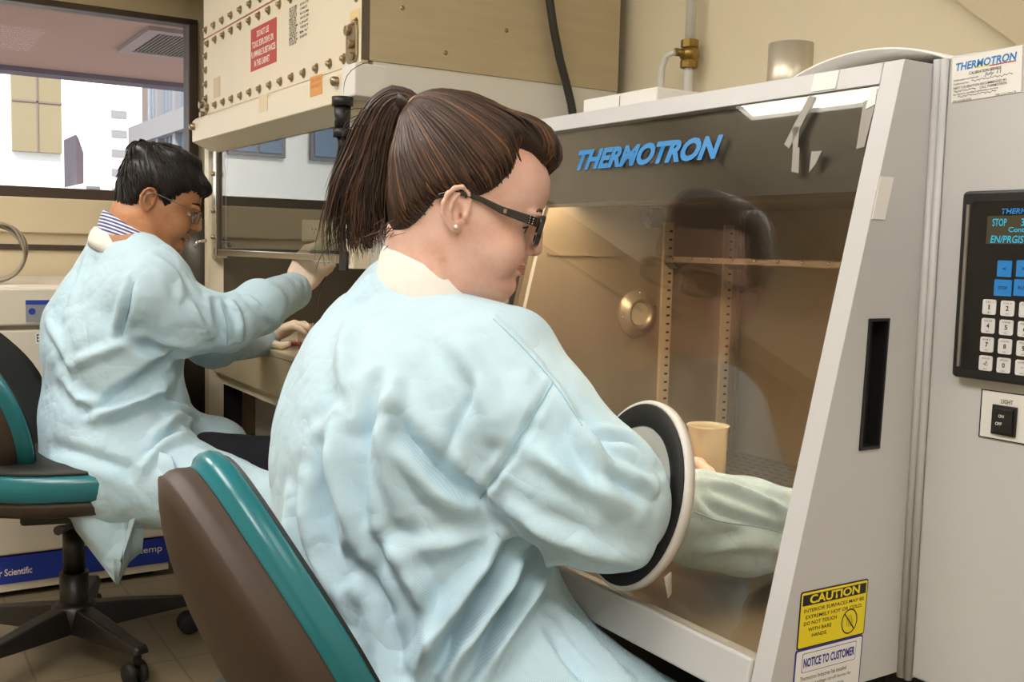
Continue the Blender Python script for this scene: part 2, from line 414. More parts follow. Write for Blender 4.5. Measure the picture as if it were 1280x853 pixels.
# near end panel with handle recess
Fe=frame((0,Y0c,0),(1,0,0),(0,0,1))
hx0,hx1=.905,.934; hz0,hz1=.795,.933
b=MB(Fe)
outer=[(sx(ZB),ZB),(XB,ZB),(XB,ZT),(XF,ZT)]; inn=[(hx0-.004,hz0),(hx1-.004,hz0),(hx1,hz1),(hx0,hz1)]
O=[b.v((x,y,0)) for x,y in outer]; I=[b.v((x,y,0)) for x,y in inn]; P=[b.v((x,y,-.018)) for x,y in inn]; Ob=[b.v((x,y,-.0265)) for x,y in outer]
for i in range(4):
    j=(i+1)%4; b.f([O[i],O[j],I[j],I[i]]); b.mi=1; b.f([I[i],I[j],P[j],P[i]]); b.mi=0; b.f([O[j],O[i],Ob[i],Ob[j]])
b.mi=1; b.f(P); b.mi=0; b.f(Ob[::-1])
b.build('end_panel',[W,M['rubber']],ch,bevel=.0015)
b=MB(Fe)
for i in range(4):
    (x0,y0),(x1,y1)=inn[i],inn[(i+1)%4]
    cx,cy=(hx0+hx1)/2-.002,(hz0+hz1)/2
    def o_(x,y,k): return (cx+(x-cx)*(1+k*.12),cy+(y-cy)*(1+k*.028))
    A=[o_(x0,y0,1),o_(x1,y1,1),o_(x1,y1,-.6),o_(x0,y0,-.6)]
    b.prism(A,-.001,.0022)
b.mi=1; b.prism([ (x*.999,y) for x,y in inn],-.0175,-.0165)
hr=b.build('handle_recess',[M['black'],M['rubber']],ch); hr['label']='black recessed pull handle'
MB(Fe).box((sx(ZB),ZB,-.725),(XB,ZT,-.70)).build('end_panel',W,ch) if False else None
b=MB(frame((0,Y1c-.02,0),(1,0,0),(0,0,1))); b.prism(outer,-.02,0); b.build('end_panel',W,ch)
MB().box((XF+.001,Y0c+.0268,ZT-.02),(XB,Y1c-.0205,ZT)).build('top_panel',W,ch)
MB().box((XB-.02,Y0c+.027,ZB),(XB-.001,Y1c-.0205,ZT-.0205)).build('back_panel',W,ch)
MB().box((.80,Y0c+.027,ZB),(XB-.021,Y1c-.0205,ZB+.02)).build('bottom_panel',W,ch)
gY0,gY1,gz0,gz1=.7525,1.425,.574,1.186
b=MB(Fs); srect(b,Y0c+.0268,Y1c-.0205,gz1,ZT,-.022,0)
srect(b,gY1,Y1c-.0205,gz0,gz1-.0005,-.022,0)
b.build('front_frame',W,ch,bevel=.001)
b=MB(Fs); srect(b,Y0c+.0275,Y1c-.0205,ZB,gz0,-.03,.004); b.build('front_sill',W,ch,bevel=.003)
# worn paint flecks and old tape on the frame
b=MB(Fs)
Y,z=sl(1033,96); srect(b,Y-.018,Y+.018,1.188,1.2085,.0003,.0012)
b.build('masking_patch',M['paper'],ch)
b=MB(Fe); 
b.prism([(sx(1.085)+.001,1.085),(sx(1.085)+.022,1.085),(sx(1.04)+.022,1.04),(sx(1.04)+.001,1.04)],.0003,.0012)
b.build('masking_patch',M['paper'],ch)
# header behind the glass
b=MB(Fs); srect(b,gY0+.001,gY1-.001,1.073,gz1-.001,-.03,-.0105); b.build('header_panel',M['band'],ch)
b=MB(Fs)
y0,zt=sl(723,188); _,zb_=sl(723,213); y1,_=sl(903,170)
yc=(zt+zb_)/2; fit_text(b,'THERMOTRON',Fs,-y0,-y1,(zb_-ZT)*L,(zt-ZT)*L,bold=.045,shear=.2,z=-.0012)
# the line of letters is level on the slanted glass
tmesh(b,'logo_lettering',M['blue'],ch,'blue slanted maker lettering on the dark header')
# glass pane with two round arm openings
Rr=.119
pc=(.990,.696); pc2=(1.245,.697)
gb=bmesh.new()
def loop(pts): 
    V=[gb.verts.new((x,y,0)) for x,y in pts]; return [gb.edges.new((V[i],V[(i+1)%len(V)])) for i in range(len(V))]
x0,y0=sp(gY1,gz0); x1,y1=sp(gY0,gz1)
E_=loop([(x0,y0),(x1,y0),(x1,y1),(x0,y1)])
for (Y,z) in (pc,pc2):
    cx,cy=sp(Y,z); E_+=loop([(cx+.8*(Rr-.014)*math.cos(2*PI*i/40),cy+(Rr-.014)*math.sin(2*PI*i/40)) for i in range(40)])
bmesh.ops.triangle_fill(gb,use_beauty=True,use_dissolve=False,edges=E_)
r_=bmesh.ops.extrude_face_region(gb,geom=gb.faces[:]); 
for v in r_['geom']:
    if isinstance(v,bmesh.types.BMVert): v.co.z-=.005
bmesh.ops.recalc_face_normals(gb,faces=gb.faces)
me=bpy.data.meshes.new('glass_pane'); gb.to_mesh(me); gb.free(); me.transform(Fs@T(0,0,-.003)); 
link_mesh('glass_pane',me,M['glass'],ch)
# glove ports
nrm=Vector((-1,0,KS)).normalized()
def port(Y,z,name='glove_port'):
    o=Vector((sx(z),Y,z)); KY=.8
    def oval(ob):
        y0=Y-wloc(ob).y; ob.data.transform(Matrix.Translation((0,y0,0))@Matrix.Diagonal((1,KY,1,1))@Matrix.Translation((0,-y0,0))); return ob; 
    rim=MB().lathe([(Rr-.0145,-.004),(Rr,-.004),(Rr+.0005,.006),(Rr-.001,.0095),(Rr-.004,.0100),(Rr-.0145,.006)],56,o,nrm,closed=True).build(name,M['rim'],ch)
    g_=MB().lathe([(Rr-.0045,.0101),(Rr-.006,.0125),(.088,.0125),(.086,.010),(.088,.0065),(Rr-.0146,.0065)],56,o,nrm,closed=True).build('port_gasket',M['rubber'],rim)
    c_=MB().lathe([(.0875,.0098),(.082,.0075),(.066,.002),(.044,-.006),(.045,-.009),(.068,-.002),(.088,.004),(.092,.0063)],48,o,nrm,closed=True).build('port_cuff',M['cuff'],rim)
    for ob in (rim,g_,c_): oval(ob)
    return rim,o
p1,po1=port(*pc); p2,po2=port(*pc2)
# torn diaphragm flaps hanging inside the near port
fl=[zd(x,y,d) for x,y,d in ((865,652,1.27),(888,700,1.31),(852,694,1.27),(848,660,1.255))]
b=MB()
def slab(b,P,t=.0015):
    P=[Vector(p) for p in P]; n=(P[1]-P[0]).cross(P[2]-P[0]).normalized()*t; A=[b.v(p) for p in P]; B=[b.v(p+n) for p in P]; k=len(P)
    b.f(A[::-1]); b.f(B)
    for i in range(k): b.f([A[i],A[(i+1)%k],B[(i+1)%k],B[i]])
slab(b,fl); slab(b,[zd(x,y,d) for x,y,d in ((830,722,1.22),(834,748,1.23),(838,742,1.235),(838,715,1.225))])
o=b.build('port_flap',M['cuff'],p1); o['label']='torn grey flaps of the port cuff'
# liner
SI=M['steel_in']; YL=1.40; XBk=1.385; ZCi=1.079
b=MB(frame((0,YL+.012,0),(1,0,0),(0,0,1))); b.prism([(sx(.575)+.024,.575),(XBk+.01,.575),(XBk+.01,ZCi+.02),(sx(ZCi+.02)+.024,ZCi+.02)],0,.012); b.build('liner_wall',SI,ch)
MB().box((XBk,Y0c+.031,.55),(XBk+.01,YL-.0005,ZCi+.02)).build('liner_wall',SI,ch)
MB().box((.915,Y0c+.0275,.55),(XBk-.0005,Y0c+.0305,ZCi)).build('liner_wall',SI,ch)
MB().box((.990,Y0c+.031,ZCi),(XBk-.0005,YL-.0005,ZCi+.01)).build('liner_ceiling',SI,ch)
MB().box((.80,Y0c+.031,.5495),(XBk-.0005,YL-.0005,.56)).build('liner_floor',SI,ch)
b=MB()
b.box((1.02,Y0c+.034,.628),(XBk-.003,YL-.003,.631)).box((1.02,Y0c+.034,.60),(1.024,YL-.003,.6279)); b.build('perforated_tray',M['tray'],ch)
# standards on the far liner wall
for px in (830,905):
    X=onY(px,400,YL)[0]; s_=MB().box((X-.011,YL-.006,.632),(X+.011,YL-.0005,1.052)).build('shelf_standard',M['standard'],ch)
    b=MB()
    for k in range(27):
        z=.65+k*.0148
        b.box((X+.000,YL-.0064,z),(X+.007,YL-.0061,z+.0035))
    b.build('standard_slots',M['dark'],s_)
# shelf
zs_=.989; XSf=onY(829,324,YL)[0]
sh=MB().box((XSf,Y0c+.034,zs_-.001),(XBk-.004,YL-.007,zs_+.002)).box((XSf-.002,Y0c+.034,zs_-.006),(XSf+.002,YL-.007,zs_+.0035)).build('shelf',M['chrome'] if False else SI,ch)
b=MB()
for k in range(13):
    y=Y0c+.06+k*.049; b.sphere((XSf-.0025,y,zs_),.003,8,6)
b.build('shelf_stud',M['chrome'],sh)
b=MB(); b.box((.945,YL-.004,zs_+.001),(XSf-.013,YL-.0005,zs_+.0045)); b.build('liner_ledge',SI,ch)
for px in (838,913):
    X=onY(px,333,YL)[0]; b=MB(frame((X-.02,YL-.0005,zs_-.008),(1,0,0),(0,0,1))); b.prism([(0,0),(.035,0),(.012,-.01)],0,.03); b.build('shelf_bracket',M['steel_dk'],ch)
# round cable port and knob on the far liner wall
c=onY(796,392,YL); b=MB().lathe([(0,.006),(.020,.006),(.022,.012),(.027,.014),(.029,.008),(.041,.005),(.042,.0005)],40,(c[0],YL,c[2]),(0,-1,0)); 
pp=b.build('access_port',M['bolt'] if False else SI,ch)
b=MB(); b.cyl((c[0],YL-.0061,c[2]),(c[0],YL-.0075,c[2]),.0195,n=32); b.build('port_plug',M['steel'],pp)
b=MB()
for a in (90,190,270,20): b.sphere((c[0]+.036*math.cos(math.radians(a)),YL-.006,c[2]+.036*math.sin(math.radians(a))),.002,8,5)
b.build('port_screw',M['chrome'],pp)
c=onY(803,273,YL); b=MB(); b.cyl((c[0],YL-.0005,c[2]),(c[0],YL-.03,c[2]),.008)
for k in range(6):
    a=k*PI/3; b.cyl((c[0]+.012*math.cos(a),YL-.022,c[2]+.012*math.sin(a)),(c[0]+.012*math.cos(a),YL-.04,c[2]+.012*math.sin(a)),.0065)
b.cyl((c[0],YL-.022,c[2]),(c[0],YL-.041,c[2]),.0145); o=b.build('knob',M['black'],ch); o['label']='black lobed knob'
# corner conduit with screws
X=onY(926,300,YL)[0]; b=MB().box((X-.006,YL-.004,.632),(X-.003,YL-.0005,ZCi-.001)).box((X+.004,YL-.004,.632),(X+.006,YL-.0005,ZCi-.001)); b.build('corner_trim',SI,ch)
b=MB()
for y in (268,364,458,552):
    c=onY(927,y,YL); b.cyl((c[0]-.003,YL-.0045,c[2]),(c[0]-.003,YL-.008,c[2]),.004,n=12); b.cyl((c[0]+.006,YL-.0045,c[2]),(c[0]+.006,YL-.008,c[2]),.003,n=12)
b.build('trim_screw',M['chrome'],ch)
# gasket lines at the left end of the glass
b=MB(Fs); srect(b,1.36,1.362,.60,1.07,-.0145,-.009); b.build('glass_seal',M['rim'],ch)
# lamp inside the chamber
b=MB().box((.945,.80,1.092),(.985,1.36,1.104)); lf=b.build('chamber_lamp',emit('chamber_lamp_glow','#ffecd2',LAMP),ch); MB().box((.93,Y0c+.031,1.105),(1.0,YL-.0005,1.112)).build('lamp_reflector',M['brushed'],ch)
# tape strips on the glass
def tapeq(pts,mat='tape',zz=-.0024):
    Q=[]
    for x,y in pts:
        Y,z=sl(x,y); Q.append(sp(Y,z))
    b=MB(Fs); b.prism(Q,zz,zz+.0008); return b
for pts in (((1010,119),(1018,121),(997,163),(985,185),(979,180),(990,158)),((989,158),(998,158),(996,184),(998,184),(997,216),(988,214),(990,184)),((1013,189),(1026,188),(1018,205),(1010,215)),((1078,127),(1095,116),(1091,136),(1079,183),(1069,186))):
    tapeq(pts).build('tape_strip',M['tape'],ch)
tapeq(((1087,114),(1096,109),(1093,130),(1081,137)),'paper',-.0014).build('tape_strip',M['paper'],ch)
# under-structure
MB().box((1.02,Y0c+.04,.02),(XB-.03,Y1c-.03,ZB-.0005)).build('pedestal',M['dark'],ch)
for (x,y) in ((1.06,.80),(1.06,1.38),(1.42,.80),(1.42,1.38)): MB().cyl((x,y,0),(x,y,.0199),.025).build('foot',M['black'],ch)

# ---- control cabinet
cab=MB().box((XS,.18,ZB),(XB+.1,Y0c-.016,ZT+.006)).build('control_cabinet',W,ch,bevel=.003)
b=MB()
for (y,r) in ((Y0c-.0125,.0042),(Y0c-.0035,.0048)):
    b.cyl((XS-.001,y,ZB-.004),(XS-.001,y,ZT+.004),r,n=14)
b.box((XS,Y0c-.0158,ZB-.002),(XS+.02,Y0c-.0002,ZT+.003)); b.build('corner_trim',W,ch)
Fc=frame((XS,0,0),(0,-1,0),(0,0,1))
def cp(x,y,off=0.): p=onX(x,y,XS-off); return -p[1],p[2]
# control panel
px0,pz1=cp(1212,240); _,pz0=cp(1197,470); px1=px0+.17; pm=(px0+px1)/2; pzm=(pz0+pz1)/2
b=MB(Fc); b.rbox(pm,pzm,px1-px0,pz1-pz0,.005,-.001,.012); bz=b.build('control_panel',M['black'],cab,bevel=.003); bz['label']='black keypad and display panel'
b=MB(Fc); b.rbox(pm+.002,pzm,px1-px0-.022,pz1-pz0-.022,.003,.0121,.0128); b.build('membrane',pmat('membrane_black','#101014',.2,var=0),bz)
b=MB(Fc); b.box((px0+.0075,pz0+.012,.0121),(px0+.0105,pz1-.014,.0145)); b.build('bezel_strip',M['tape'],bz)
a=cp(1236,270,.013); d=cp(1236,305,.013)
b=MB(Fc); b.box((a[0]-.001,d[1],.0129),(a[0]+.10,a[1],.0134)); b.build('display',M['lcd'],bz)
b=MB(Fc); hx=a[0]; hz=a[1]; H_=a[1]-d[1]
fit_text(b,'STOP',Fc,hx+.005,hx+.0205,hz-.0105,hz-.003,z=.0137,bold=.01); fit_text(b,'38.0',Fc,hx+.036,hx+.051,hz-.0105,hz-.003,z=.0137,bold=.01); fit_text(b,'Control',Fc,hx+.023,hx+.049,hz-.0165,hz-.0115,z=.0137,bold=.01); fit_text(b,'EN/PRGISTEP',Fc,hx+.004,hx+.054,d[1]+.001,d[1]+.0085,z=.0137,shear=.15,bold=.01)
tmesh(b,'display_text',M['lcdtxt'],bz)
b=MB(Fc); e=cp(1252,265,.013); fit_text(b,'THERMOTRON',Fc,e[0],e[0]+.058,e[1]-.0022,e[1]+.0034,z=.0131,bold=.03,shear=.15); tmesh(b,'panel_lettering',M['bluekey'],bz)
KW=.0148
labels=[['1','2','3','A'],['4','5','6','B'],['7','8','9','C'],['-/:','0','-','D']]
sub=[['CH 1','CH 2','CH 3','CH 4'],['VALUE','TIME','RATE','EDIT'],['INIT','LOOPS','PROG','COPY'],['HOLD','OPTIONS','LEARN','RUN']]
k0=cp(1237,384,.013); kp=.0199
for r in range(4):
    for c_ in range(4):
        kx=k0[0]+c_*kp; kz=k0[1]-r*(.0193)-c_*.0002
        b=MB(Fc); b.rbox(kx,kz,KW,.0155,.002,.0129,.0138,3); k=b.build('key',M['keyw'],bz) if False else None
        lw_={'1':.0007,'-':.0012,'-/:':.0024}.get(labels[r][c_],.0016); lh_=.0003 if labels[r][c_]=='-' else .0025
        fit_text(b,labels[r][c_],Fc,kx-lw_,kx+lw_,kz-lh_,kz+lh_,mi=1,z=.0140,bold=.03)
        fit_text(b,sub[r][c_],Fc,kx-.0045,kx+.0045,kz+.0042,kz+.006,mi=1,z=.0140); fit_text(b,'abc',Fc,kx-.002,kx+.002,kz-.0062,kz-.0048,mi=1,z=.0140)
        tmesh(b,'key',[M['keyw'],M['ink']],bz)
for (kx,ky,w_,h_,s_) in ((1256,336,.0155,.0165,'<'),(1254,360,.019,.0165,'STOP'),(1279,360,.019,.0165,'RUN'),(1280,336,.0155,.0165,'>')):
    q_=cp(kx,ky,.013); b=MB(Fc); b.rbox(q_[0],q_[1],w_,h_,.001,.0129,.0138,3); fit_text(b,s_,Fc,q_[0]-(.002 if len(s_)==1 else .005),q_[0]+(.002 if len(s_)==1 else .005),q_[1]-.0016,q_[1]+.0016,mi=1,z=.0140,bold=.02)
    o=tmesh(b,'key',[M['bluekey'],M['ink']],bz); o['label']='blue key'
# light switch plate
q0=cp(1228,486); q1=cp(1226,546); x0,z1,z0=q0[0],q0[1],q1[1]; w_=.068
b=MB(Fc); b.box((x0,z0,-.001),(x0+w_,z1,.0012)); b.mi=1; t_=.0011
for (u0,u1,v0,v1) in ((x0,x0+w_,z1-t_,z1),(x0,x0+w_,z0,z0+t_),(x0,x0+t_,z0,z1),(x0+w_-t_,x0+w_,z0,z1)): b.box((u0,v0,.0012),(u1,v1,.0016))
lp=b.build('light_switch_plate',[M['white2'],M['ink']],cab)
b=MB(Fc); e=cp(1253,499); fit_text(b,'LIGHT',Fc,e[0],e[0]+.0128,e[1]-.0045,e[1],z=.0016,bold=.005); tmesh(b,'plate_lettering',M['ink'],lp)
e0=cp(1243,505); e1=cp(1242,542); xx=e0[0]; b=MB(Fc); b.box((xx,e1[1],.0013),(xx+.027,e0[1],.004)); b.prism([(xx+.003,e1[1]+.003),(xx+.024,e1[1]+.003),(xx+.024,e0[1]-.003),(xx+.003,e0[1]-.003)],.004,.0065); sw=b.build('rocker_switch',M['black'],lp,bevel=.0008)
b=MB(Fc); fit_text(b,'ON',Fc,xx+.0095,xx+.0155,e0[1]-.0125,e0[1]-.0092,z=.0068,bold=.02); fit_text(b,'OFF',Fc,xx+.0065,xx+.014,e0[1]-.0205,e0[1]-.0172,z=.0068,bold=.02,shear=.2); tmesh(b,'switch_lettering',M['inkw'],sw)
# calibration sticker
s0=cp(1191,74); s1=cp(1189,131); s2=cp(1279,56); sh_=s0[1]-s1[1]; b=MB(Fc)
sx0,sx1=s0[0],s2[0]; st=(s0[1]+s2[1])/2
slope=(s2[1]-s0[1])/(sx1-sx0)
Fk=frame((XS,-sx0,s0[1]),(0,-1,slope),(0,-slope*-0,1)); Fk=Fc@Matrix.Translation((sx0,s0[1],0))@Matrix.Rotation(math.atan(slope),4,'Z'); wS=sx1-sx0; hS=sh_*.97
b=MB(Fk); b.box((0,-hS,.0003),(wS,0,.0009)); b.mi=1
fr_=lambda u:u*wS
fit_text(b,'THERMOTRON',Fk,fr_(.06),fr_(.93),-hS*.30,-hS*.12,mi=1,bold=.03,shear=.18,z=.0011)
b.mi=3; b.box((fr_(.55),-hS*.325,.00095),(fr_(.92),-hS*.30,.00105)); b.mi=4; b.box((fr_(.36),-hS*.32,.00095),(fr_(.55),-hS*.295,.00105))
fit_text(b,'CALIBRATION SERVICE',Fk,fr_(.26),fr_(.72),-hS*.43,-hS*.365,mi=2,bold=.02,shear=.15,z=.0011)
for (s_,u0,u1,v,h_) in (('Calibration completed:',.03,.40,.49,.05),('July 11',.48,.72,.47,.09),('Calibrated by:',.03,.26,.575,.05),('NEXT CALIBRATION RECOMMENDED BY',.03,.80,.66,.055),('CALL THERMOTRON',.42,.80,.735,.055),('for factory certified calibration service',.03,.68,.81,.05),('OR 616-392-6550',.03,.30,.955,.045),('TM-1111 Rev B',.64,.93,.955,.03)):
    fit_text(b,s_,Fk,fr_(u0),fr_(u1),-hS*(v+h_/2+.02),-hS*(v-h_/2+.02),mi=2,z=.0011,bold=.01,shear=.2 if s_[0] in 'JP9' else 0)
b.mi=2
for (u0,u1,v,a_,n_) in ((.30,.88,.575,.030,9),(.04,.36,.755,.026,6),(.10,.66,.885,.028,8)):   # illegible pen strokes
    pr_=None
    for i in range(n_*6+1):
        t_=i/(n_*6); q_=(fr_(u0+(u1-u0)*t_+.012*math.sin(i*2.1)),-hS*(v-a_*math.sin(i*2*PI/6+.8*math.sin(i*.7))*(.6+.4*math.sin(i*1.3))))
        if pr_: seg_=(q_[0]-pr_[0],q_[1]-pr_[1]); l_=math.hypot(*seg_) or 1; nx_,ny_=-seg_[1]/l_*.00022,seg_[0]/l_*.00022; b.quad([(pr_[0]+nx_,pr_[1]+ny_,.0011),(pr_[0]-nx_,pr_[1]-ny_,.0011),(q_[0]-nx_,q_[1]-ny_,.0011),(q_[0]+nx_,q_[1]+ny_,.0011)])
        pr_=q_
tmesh(b,'calibration_sticker',[M['paper'],M['blue'],M['ink'],M['red'],M['yellow']],cab,'white maker calibration sticker')
# caution decal on the end panel
def ep(x,y): p=onY(x,y,Y0c); return p[0],p[2]
a=ep(1001,739); c=ep(1085,724); d=ep(998,811); wD=c[0]-a[0]; zt=(a[1]+c[1])/2; x0=a[0]; hD=a[1]-d[1]
Fd=Fe@Matrix.Translation((x0,zt,0))@Matrix.Rotation(math.radians(-.5),4,'Z')@Matrix(((1,.035,0,0),(0,1,0,0),(0,0,1,0),(0,0,0,1)))
b=MB(Fd); b.rbox(wD/2,-hD/2,wD,hD,.003,.0003,.0008); b.mi=1; b.rbox(wD/2,-hD/2,wD-.003,hD-.003,.002,.0008,.0010); b.mi=0; b.box((.0035,-hD*.25,.001),(wD-.0035,-.004,.0012))
fit_text(b,'CAUTION',Fd,wD*.13,wD*.87,-hD*.228,-hD*.075,mi=1,bold=.03,z=.0014)
for (s_,u0,u1,v) in (('INTERIOR SURFACES MAY BE',.06,.95,.34),('EXTREMELY HOT OR COLD.',.09,.93,.455),('DO NOT TOUCH',.07,.55,.565),('WITH BARE',.14,.48,.68),('HANDS.',.20,.42,.79)):
    fit_text(b,s_,Fd,wD*u0,wD*u1,-hD*(v+.032),-hD*(v-.032),mi=0,bold=.012,z=.0012)
cx,cy,rr=wD*.75,-hD*.70,wD*.115
b.mi=0
N=36
ring=[(cx+rr*1.05*math.cos(2*PI*i/N),cy+rr*1.15*math.sin(2*PI*i/N)) for i in range(N)]; rin=[(cx+rr*.93*math.cos(2*PI*i/N),cy+rr*1.03*math.sin(2*PI*i/N)) for i in range(N)]
for i in range(N): b.quad([(*ring[i],.0012),(*ring[(i+1)%N],.0012),(*rin[(i+1)%N],.0012),(*rin[i],.0012)])
def seg(x0,y0,x1,y1,t,z=.0012):
    dx,dy=x1-x0,y1-y0; l=math.hypot(dx,dy); nx,ny=-dy/l*t,dx/l*t; b.quad([(x0+nx,y0+ny,z),(x0-nx,y0-ny,z),(x1-nx,y1-ny,z),(x1+nx,y1+ny,z)])
seg(cx-rr*.68,cy+rr*.75,cx+rr*.68,cy-rr*.75,.0007)
for k,(u,v0,v1) in enumerate(((-.35,-.4,.35),(-.12,-.5,.55),(.1,-.5,.62),(.3,-.5,.5),(.48,-.4,.2))): seg(cx+rr*u,cy+rr*v0,cx+rr*u*.9,cy+rr*v1,.00025)
tmesh(b,'caution_decal',[M['ink'],M['yellow']],ch,'yellow and black caution decal')
# notice decal under it
hN=.12; Fn=Fd@Matrix.Translation((-.001,-hD-.0004,0)); b=MB(Fn); b.rbox(wD/2,-hN/2,wD,hN,.003,.0003,.0008); b.mi=1; b.rbox(wD/2,-hN/2,wD-.0035,hN-.0035,.002,.0008,.0010)
b.mi=0; b.rbox(wD/2,-.0155,wD*.80,.021,.002,.001,.0011); b.mi=1; b.rbox(wD/2,-.0155,wD*.80-.0012,.0198,.002,.0011,.0012)
fit_text(b,'NOTICE TO CUSTOMER',Fn,wD*.12,wD*.88,-.0205,-.0105,mi=0,bold=.035,z=.0014)
for k,s_ in enumerate(('Thermotron Industries has installed','thermal and voltage cut-off devices for','protection of Thermotron products.','','These cut-off devices are set for','the supply voltage of this unit and','must not be changed or removed.')):
    if s_: fit_text(b,s_,Fn,wD*.09,wD*(.09+.76*len(s_)/39),-.0345-k*.0076,-.0300-k*.0076,mi=2,z=.0012,bold=.005)
tmesh(b,'notice_decal',[M['inkblue'],M['paper'],M['ink']],ch,'white notice decal with blue border')

# ---- things on top of the chamber
zt=ZT+.0005
def botz(px,py,X): return onX(px,py,X)
# steel cylinder canister with bracket
p=onX(987,98,1.25); xC,yC=p[0],p[1]; dC=float(pj((xC,yC,1.2))[2])
rc=27.5/1290*dC; top=zd(987,57,dC)[2]
cn=thing('steel_canister','short brushed steel canister standing on the test chamber','canister',(xC,yC,zt))
MB().lathe([(0,0),(rc,0),(rc,top-zt),(rc-.002,top-zt),(rc-.002,.004),(0,.004)],40,(xC,yC,zt)).build('can',M['brushed'],cn)
bx=onX(940,98,xC+.0); MB().box((xC-.02,yC+rc+.001,zt),(xC+.01,yC+rc+.03,zt+.035)).box((xC-.02,yC+rc+.001,zt),(xC+.02,yC+rc+.04,zt+.004)).build('bracket',M['steel_dk'],cn)
# small white carton
p=zd(790,120,2.0)
bxn=thing('white_carton','small white carton lying on the far end of the chamber top','box',(1.10,1.34,zt))
o=MB().box((1.03,1.24,zt),(1.17,1.43,zt+.04)); o.build('carton',M['white2'],bxn,bevel=.002)
MB().box((1.0295,1.33,zt+.008),(1.0299,1.332,zt+.036)).build('flap_seam',M['tape'],bxn)
# tray of papers: curved white sleeve holding loose sheets
pt=thing('paper_tray','curled white folder of papers lying on the chamber beside the canister','folder',(1.25,.85,zt))
b=MB()
def crown(u): return zt+.006+.040*math.sin(PI*min(1,max(0,u)))**.6
A=[];B=[]
for i in range(17):
    u=i/16; y=.745+.28*u; z_=crown(u)
    A.append((y,z_))
for x0,x1 in ((1.06,1.40),):
    for i in range(16):
        (ya,za),(yb,zb_)=A[i],A[i+1]
        V=[b.v(q) for q in ((x0,ya,za),(x1,ya,za),(x1,yb,zb_),(x0,yb,zb_),(x0,ya,za-.003),(x1,ya,za-.003),(x1,yb,zb_-.003),(x0,yb,zb_-.003))]
        for q in ((0,1,2,3),(7,6,5,4),(0,3,7,4),(1,5,6,2)): b.f([V[j] for j in q],True)
b.box((1.06,.745,zt),(1.40,1.025,zt+.003))
b.build('folder_cover',M['paper'],pt)
for k in range(5):
    b=MB(); y0=.765+.01*k; 
    pts=[(1.07+.01*k,y0,zt+.004+k*.004),(1.38,y0+.01,zt+.004+k*.004),(1.38,y0+.2,zt+.006+k*.007),(1.07+.01*k,y0+.19,zt+.006+k*.007)]
    slab(b,pts,.0012); b.build('sheet',M['paper'],pt)
# ================================================================== fume cabinet at the back
XH=1.0; YN=2.283; YE=3.60; XHB=1.755
hd=thing('glove_box_hood','beige bolted fume cabinet with sliding glass sash beside the window','fume cabinet',(1.4,2.9,0))
Fh=frame((XH,0,0),(0,-1,0),(0,0,1))
def hp(x,y,off=0.): p=onX(x,y,XH-off); return -p[1],p[2]
zpb=1.425
zred=hp(340,-5)[1]
zr0=hp(262,45)[1]
MB().box((XH,YN,zpb),(XH+.02,YE,zr0-.003)).build('front_panel',M['cream'],hd,bevel=.002)
MB().box((XH,YN,zr0+.002),(XH+.02,YE,2.35)).build('front_panel',M['cream'],hd,bevel=.002)
o=MB().box((XH+.004,YN+.001,zr0-.0029),(XH+.015,YE-.001,zr0+.0019)).build('gasket_strip',M['red'],hd); o['label']='red gasket strip'
# bolts, each a part
def bolt(y,z): 
    b=MB(); b.cyl((XH-.0003,y,z),(XH-.004,y,z),.011,n=6,smooth=False); b.lathe([(.0075,.004),(.0075,.008),(.005,.0115),(0,.0125)],10,(XH,y,z),(-1,0,0)); b.cyl((XH-.0003,y,z),(XH-.0015,y,z),.0135,n=14)
    b.build('bolt',M['bolt'],hd)
ys=np.linspace(YN+.10,YE-.05,14)
for i,y in enumerate(ys): bolt(y,zpb+.022)
for y in np.linspace(YN+.03,YE-.05,15): bolt(y,zr0-.022)
for y in np.linspace(YN+.07,YE-.03,14): bolt(y,zr0+.026)
for z in np.linspace(zpb+.055,zr0-.06,4): bolt(YE-.03,z); 
for z in (zpb+.095,zr0-.10): bolt(YN+.028,z)
# labels on the panel
a=hp(314,42); d=hp(346,21); e=hp(346,77)
b=MB(Fh); x0,x1,z0,z1=a[0],d[0],e[1],d[1]; b.box((x0,z0,.0003),(x1,z1,.0012)); w_,h_=x1-x0,z1-z0
for k,(s_,u0,u1) in enumerate((('DO NOT USE',.25,.72),('TOXIC EXPLOSIVE OR',.06,.9),('FLAMMABLE SUBSTANCES',.03,.97),('IN THIS CABINET',.15,.75))):
    v=.17+k*.225; fit_text(b,s_,Fh,x0+w_*u0,x0+w_*u1,z1-h_*(v+.075),z1-h_*(v-.075),mi=1,bold=.015,z=.0014)
tmesh(b,'warning_label',[M['red'],M['inkw']],hd,'red warning label with white lettering')
a=hp(362,10); d=hp(387,-8); e=hp(362,58); b=MB(Fh)
rng=random.Random(3)
for col,(u0,n_) in enumerate(((0,14),(.55,8))):
    for k in range(n_):
        x0=a[0]+(d[0]-a[0])*u0; x1=x0+(d[0]-a[0])*(.35+.1*rng.random()); z=a[1]-(k+.5)*(a[1]-e[1])/(14 if col==0 else 8.5)+(0 if col==0 else .0); zz=.006
        words=('ROOM','DATE','TEST','AIR FLOW','CHECK','BY','UNIT'); fit_text(b,words[(k*3+col)%7],Fh,x0,x1,z-zz/2,z+zz/2,z=.0008,bold=.01)
tmesh(b,'printed_list',[M['ink']],hd,'two columns of small printed lettering')
a=hp(362,-4); b=MB(Fh); b.box((a[0],a[1],.0003),(a[0]+.05,a[1]+.03,.001)); o=b.build('list_heading',pmat('pale_red','#d98f80',.6),hd)
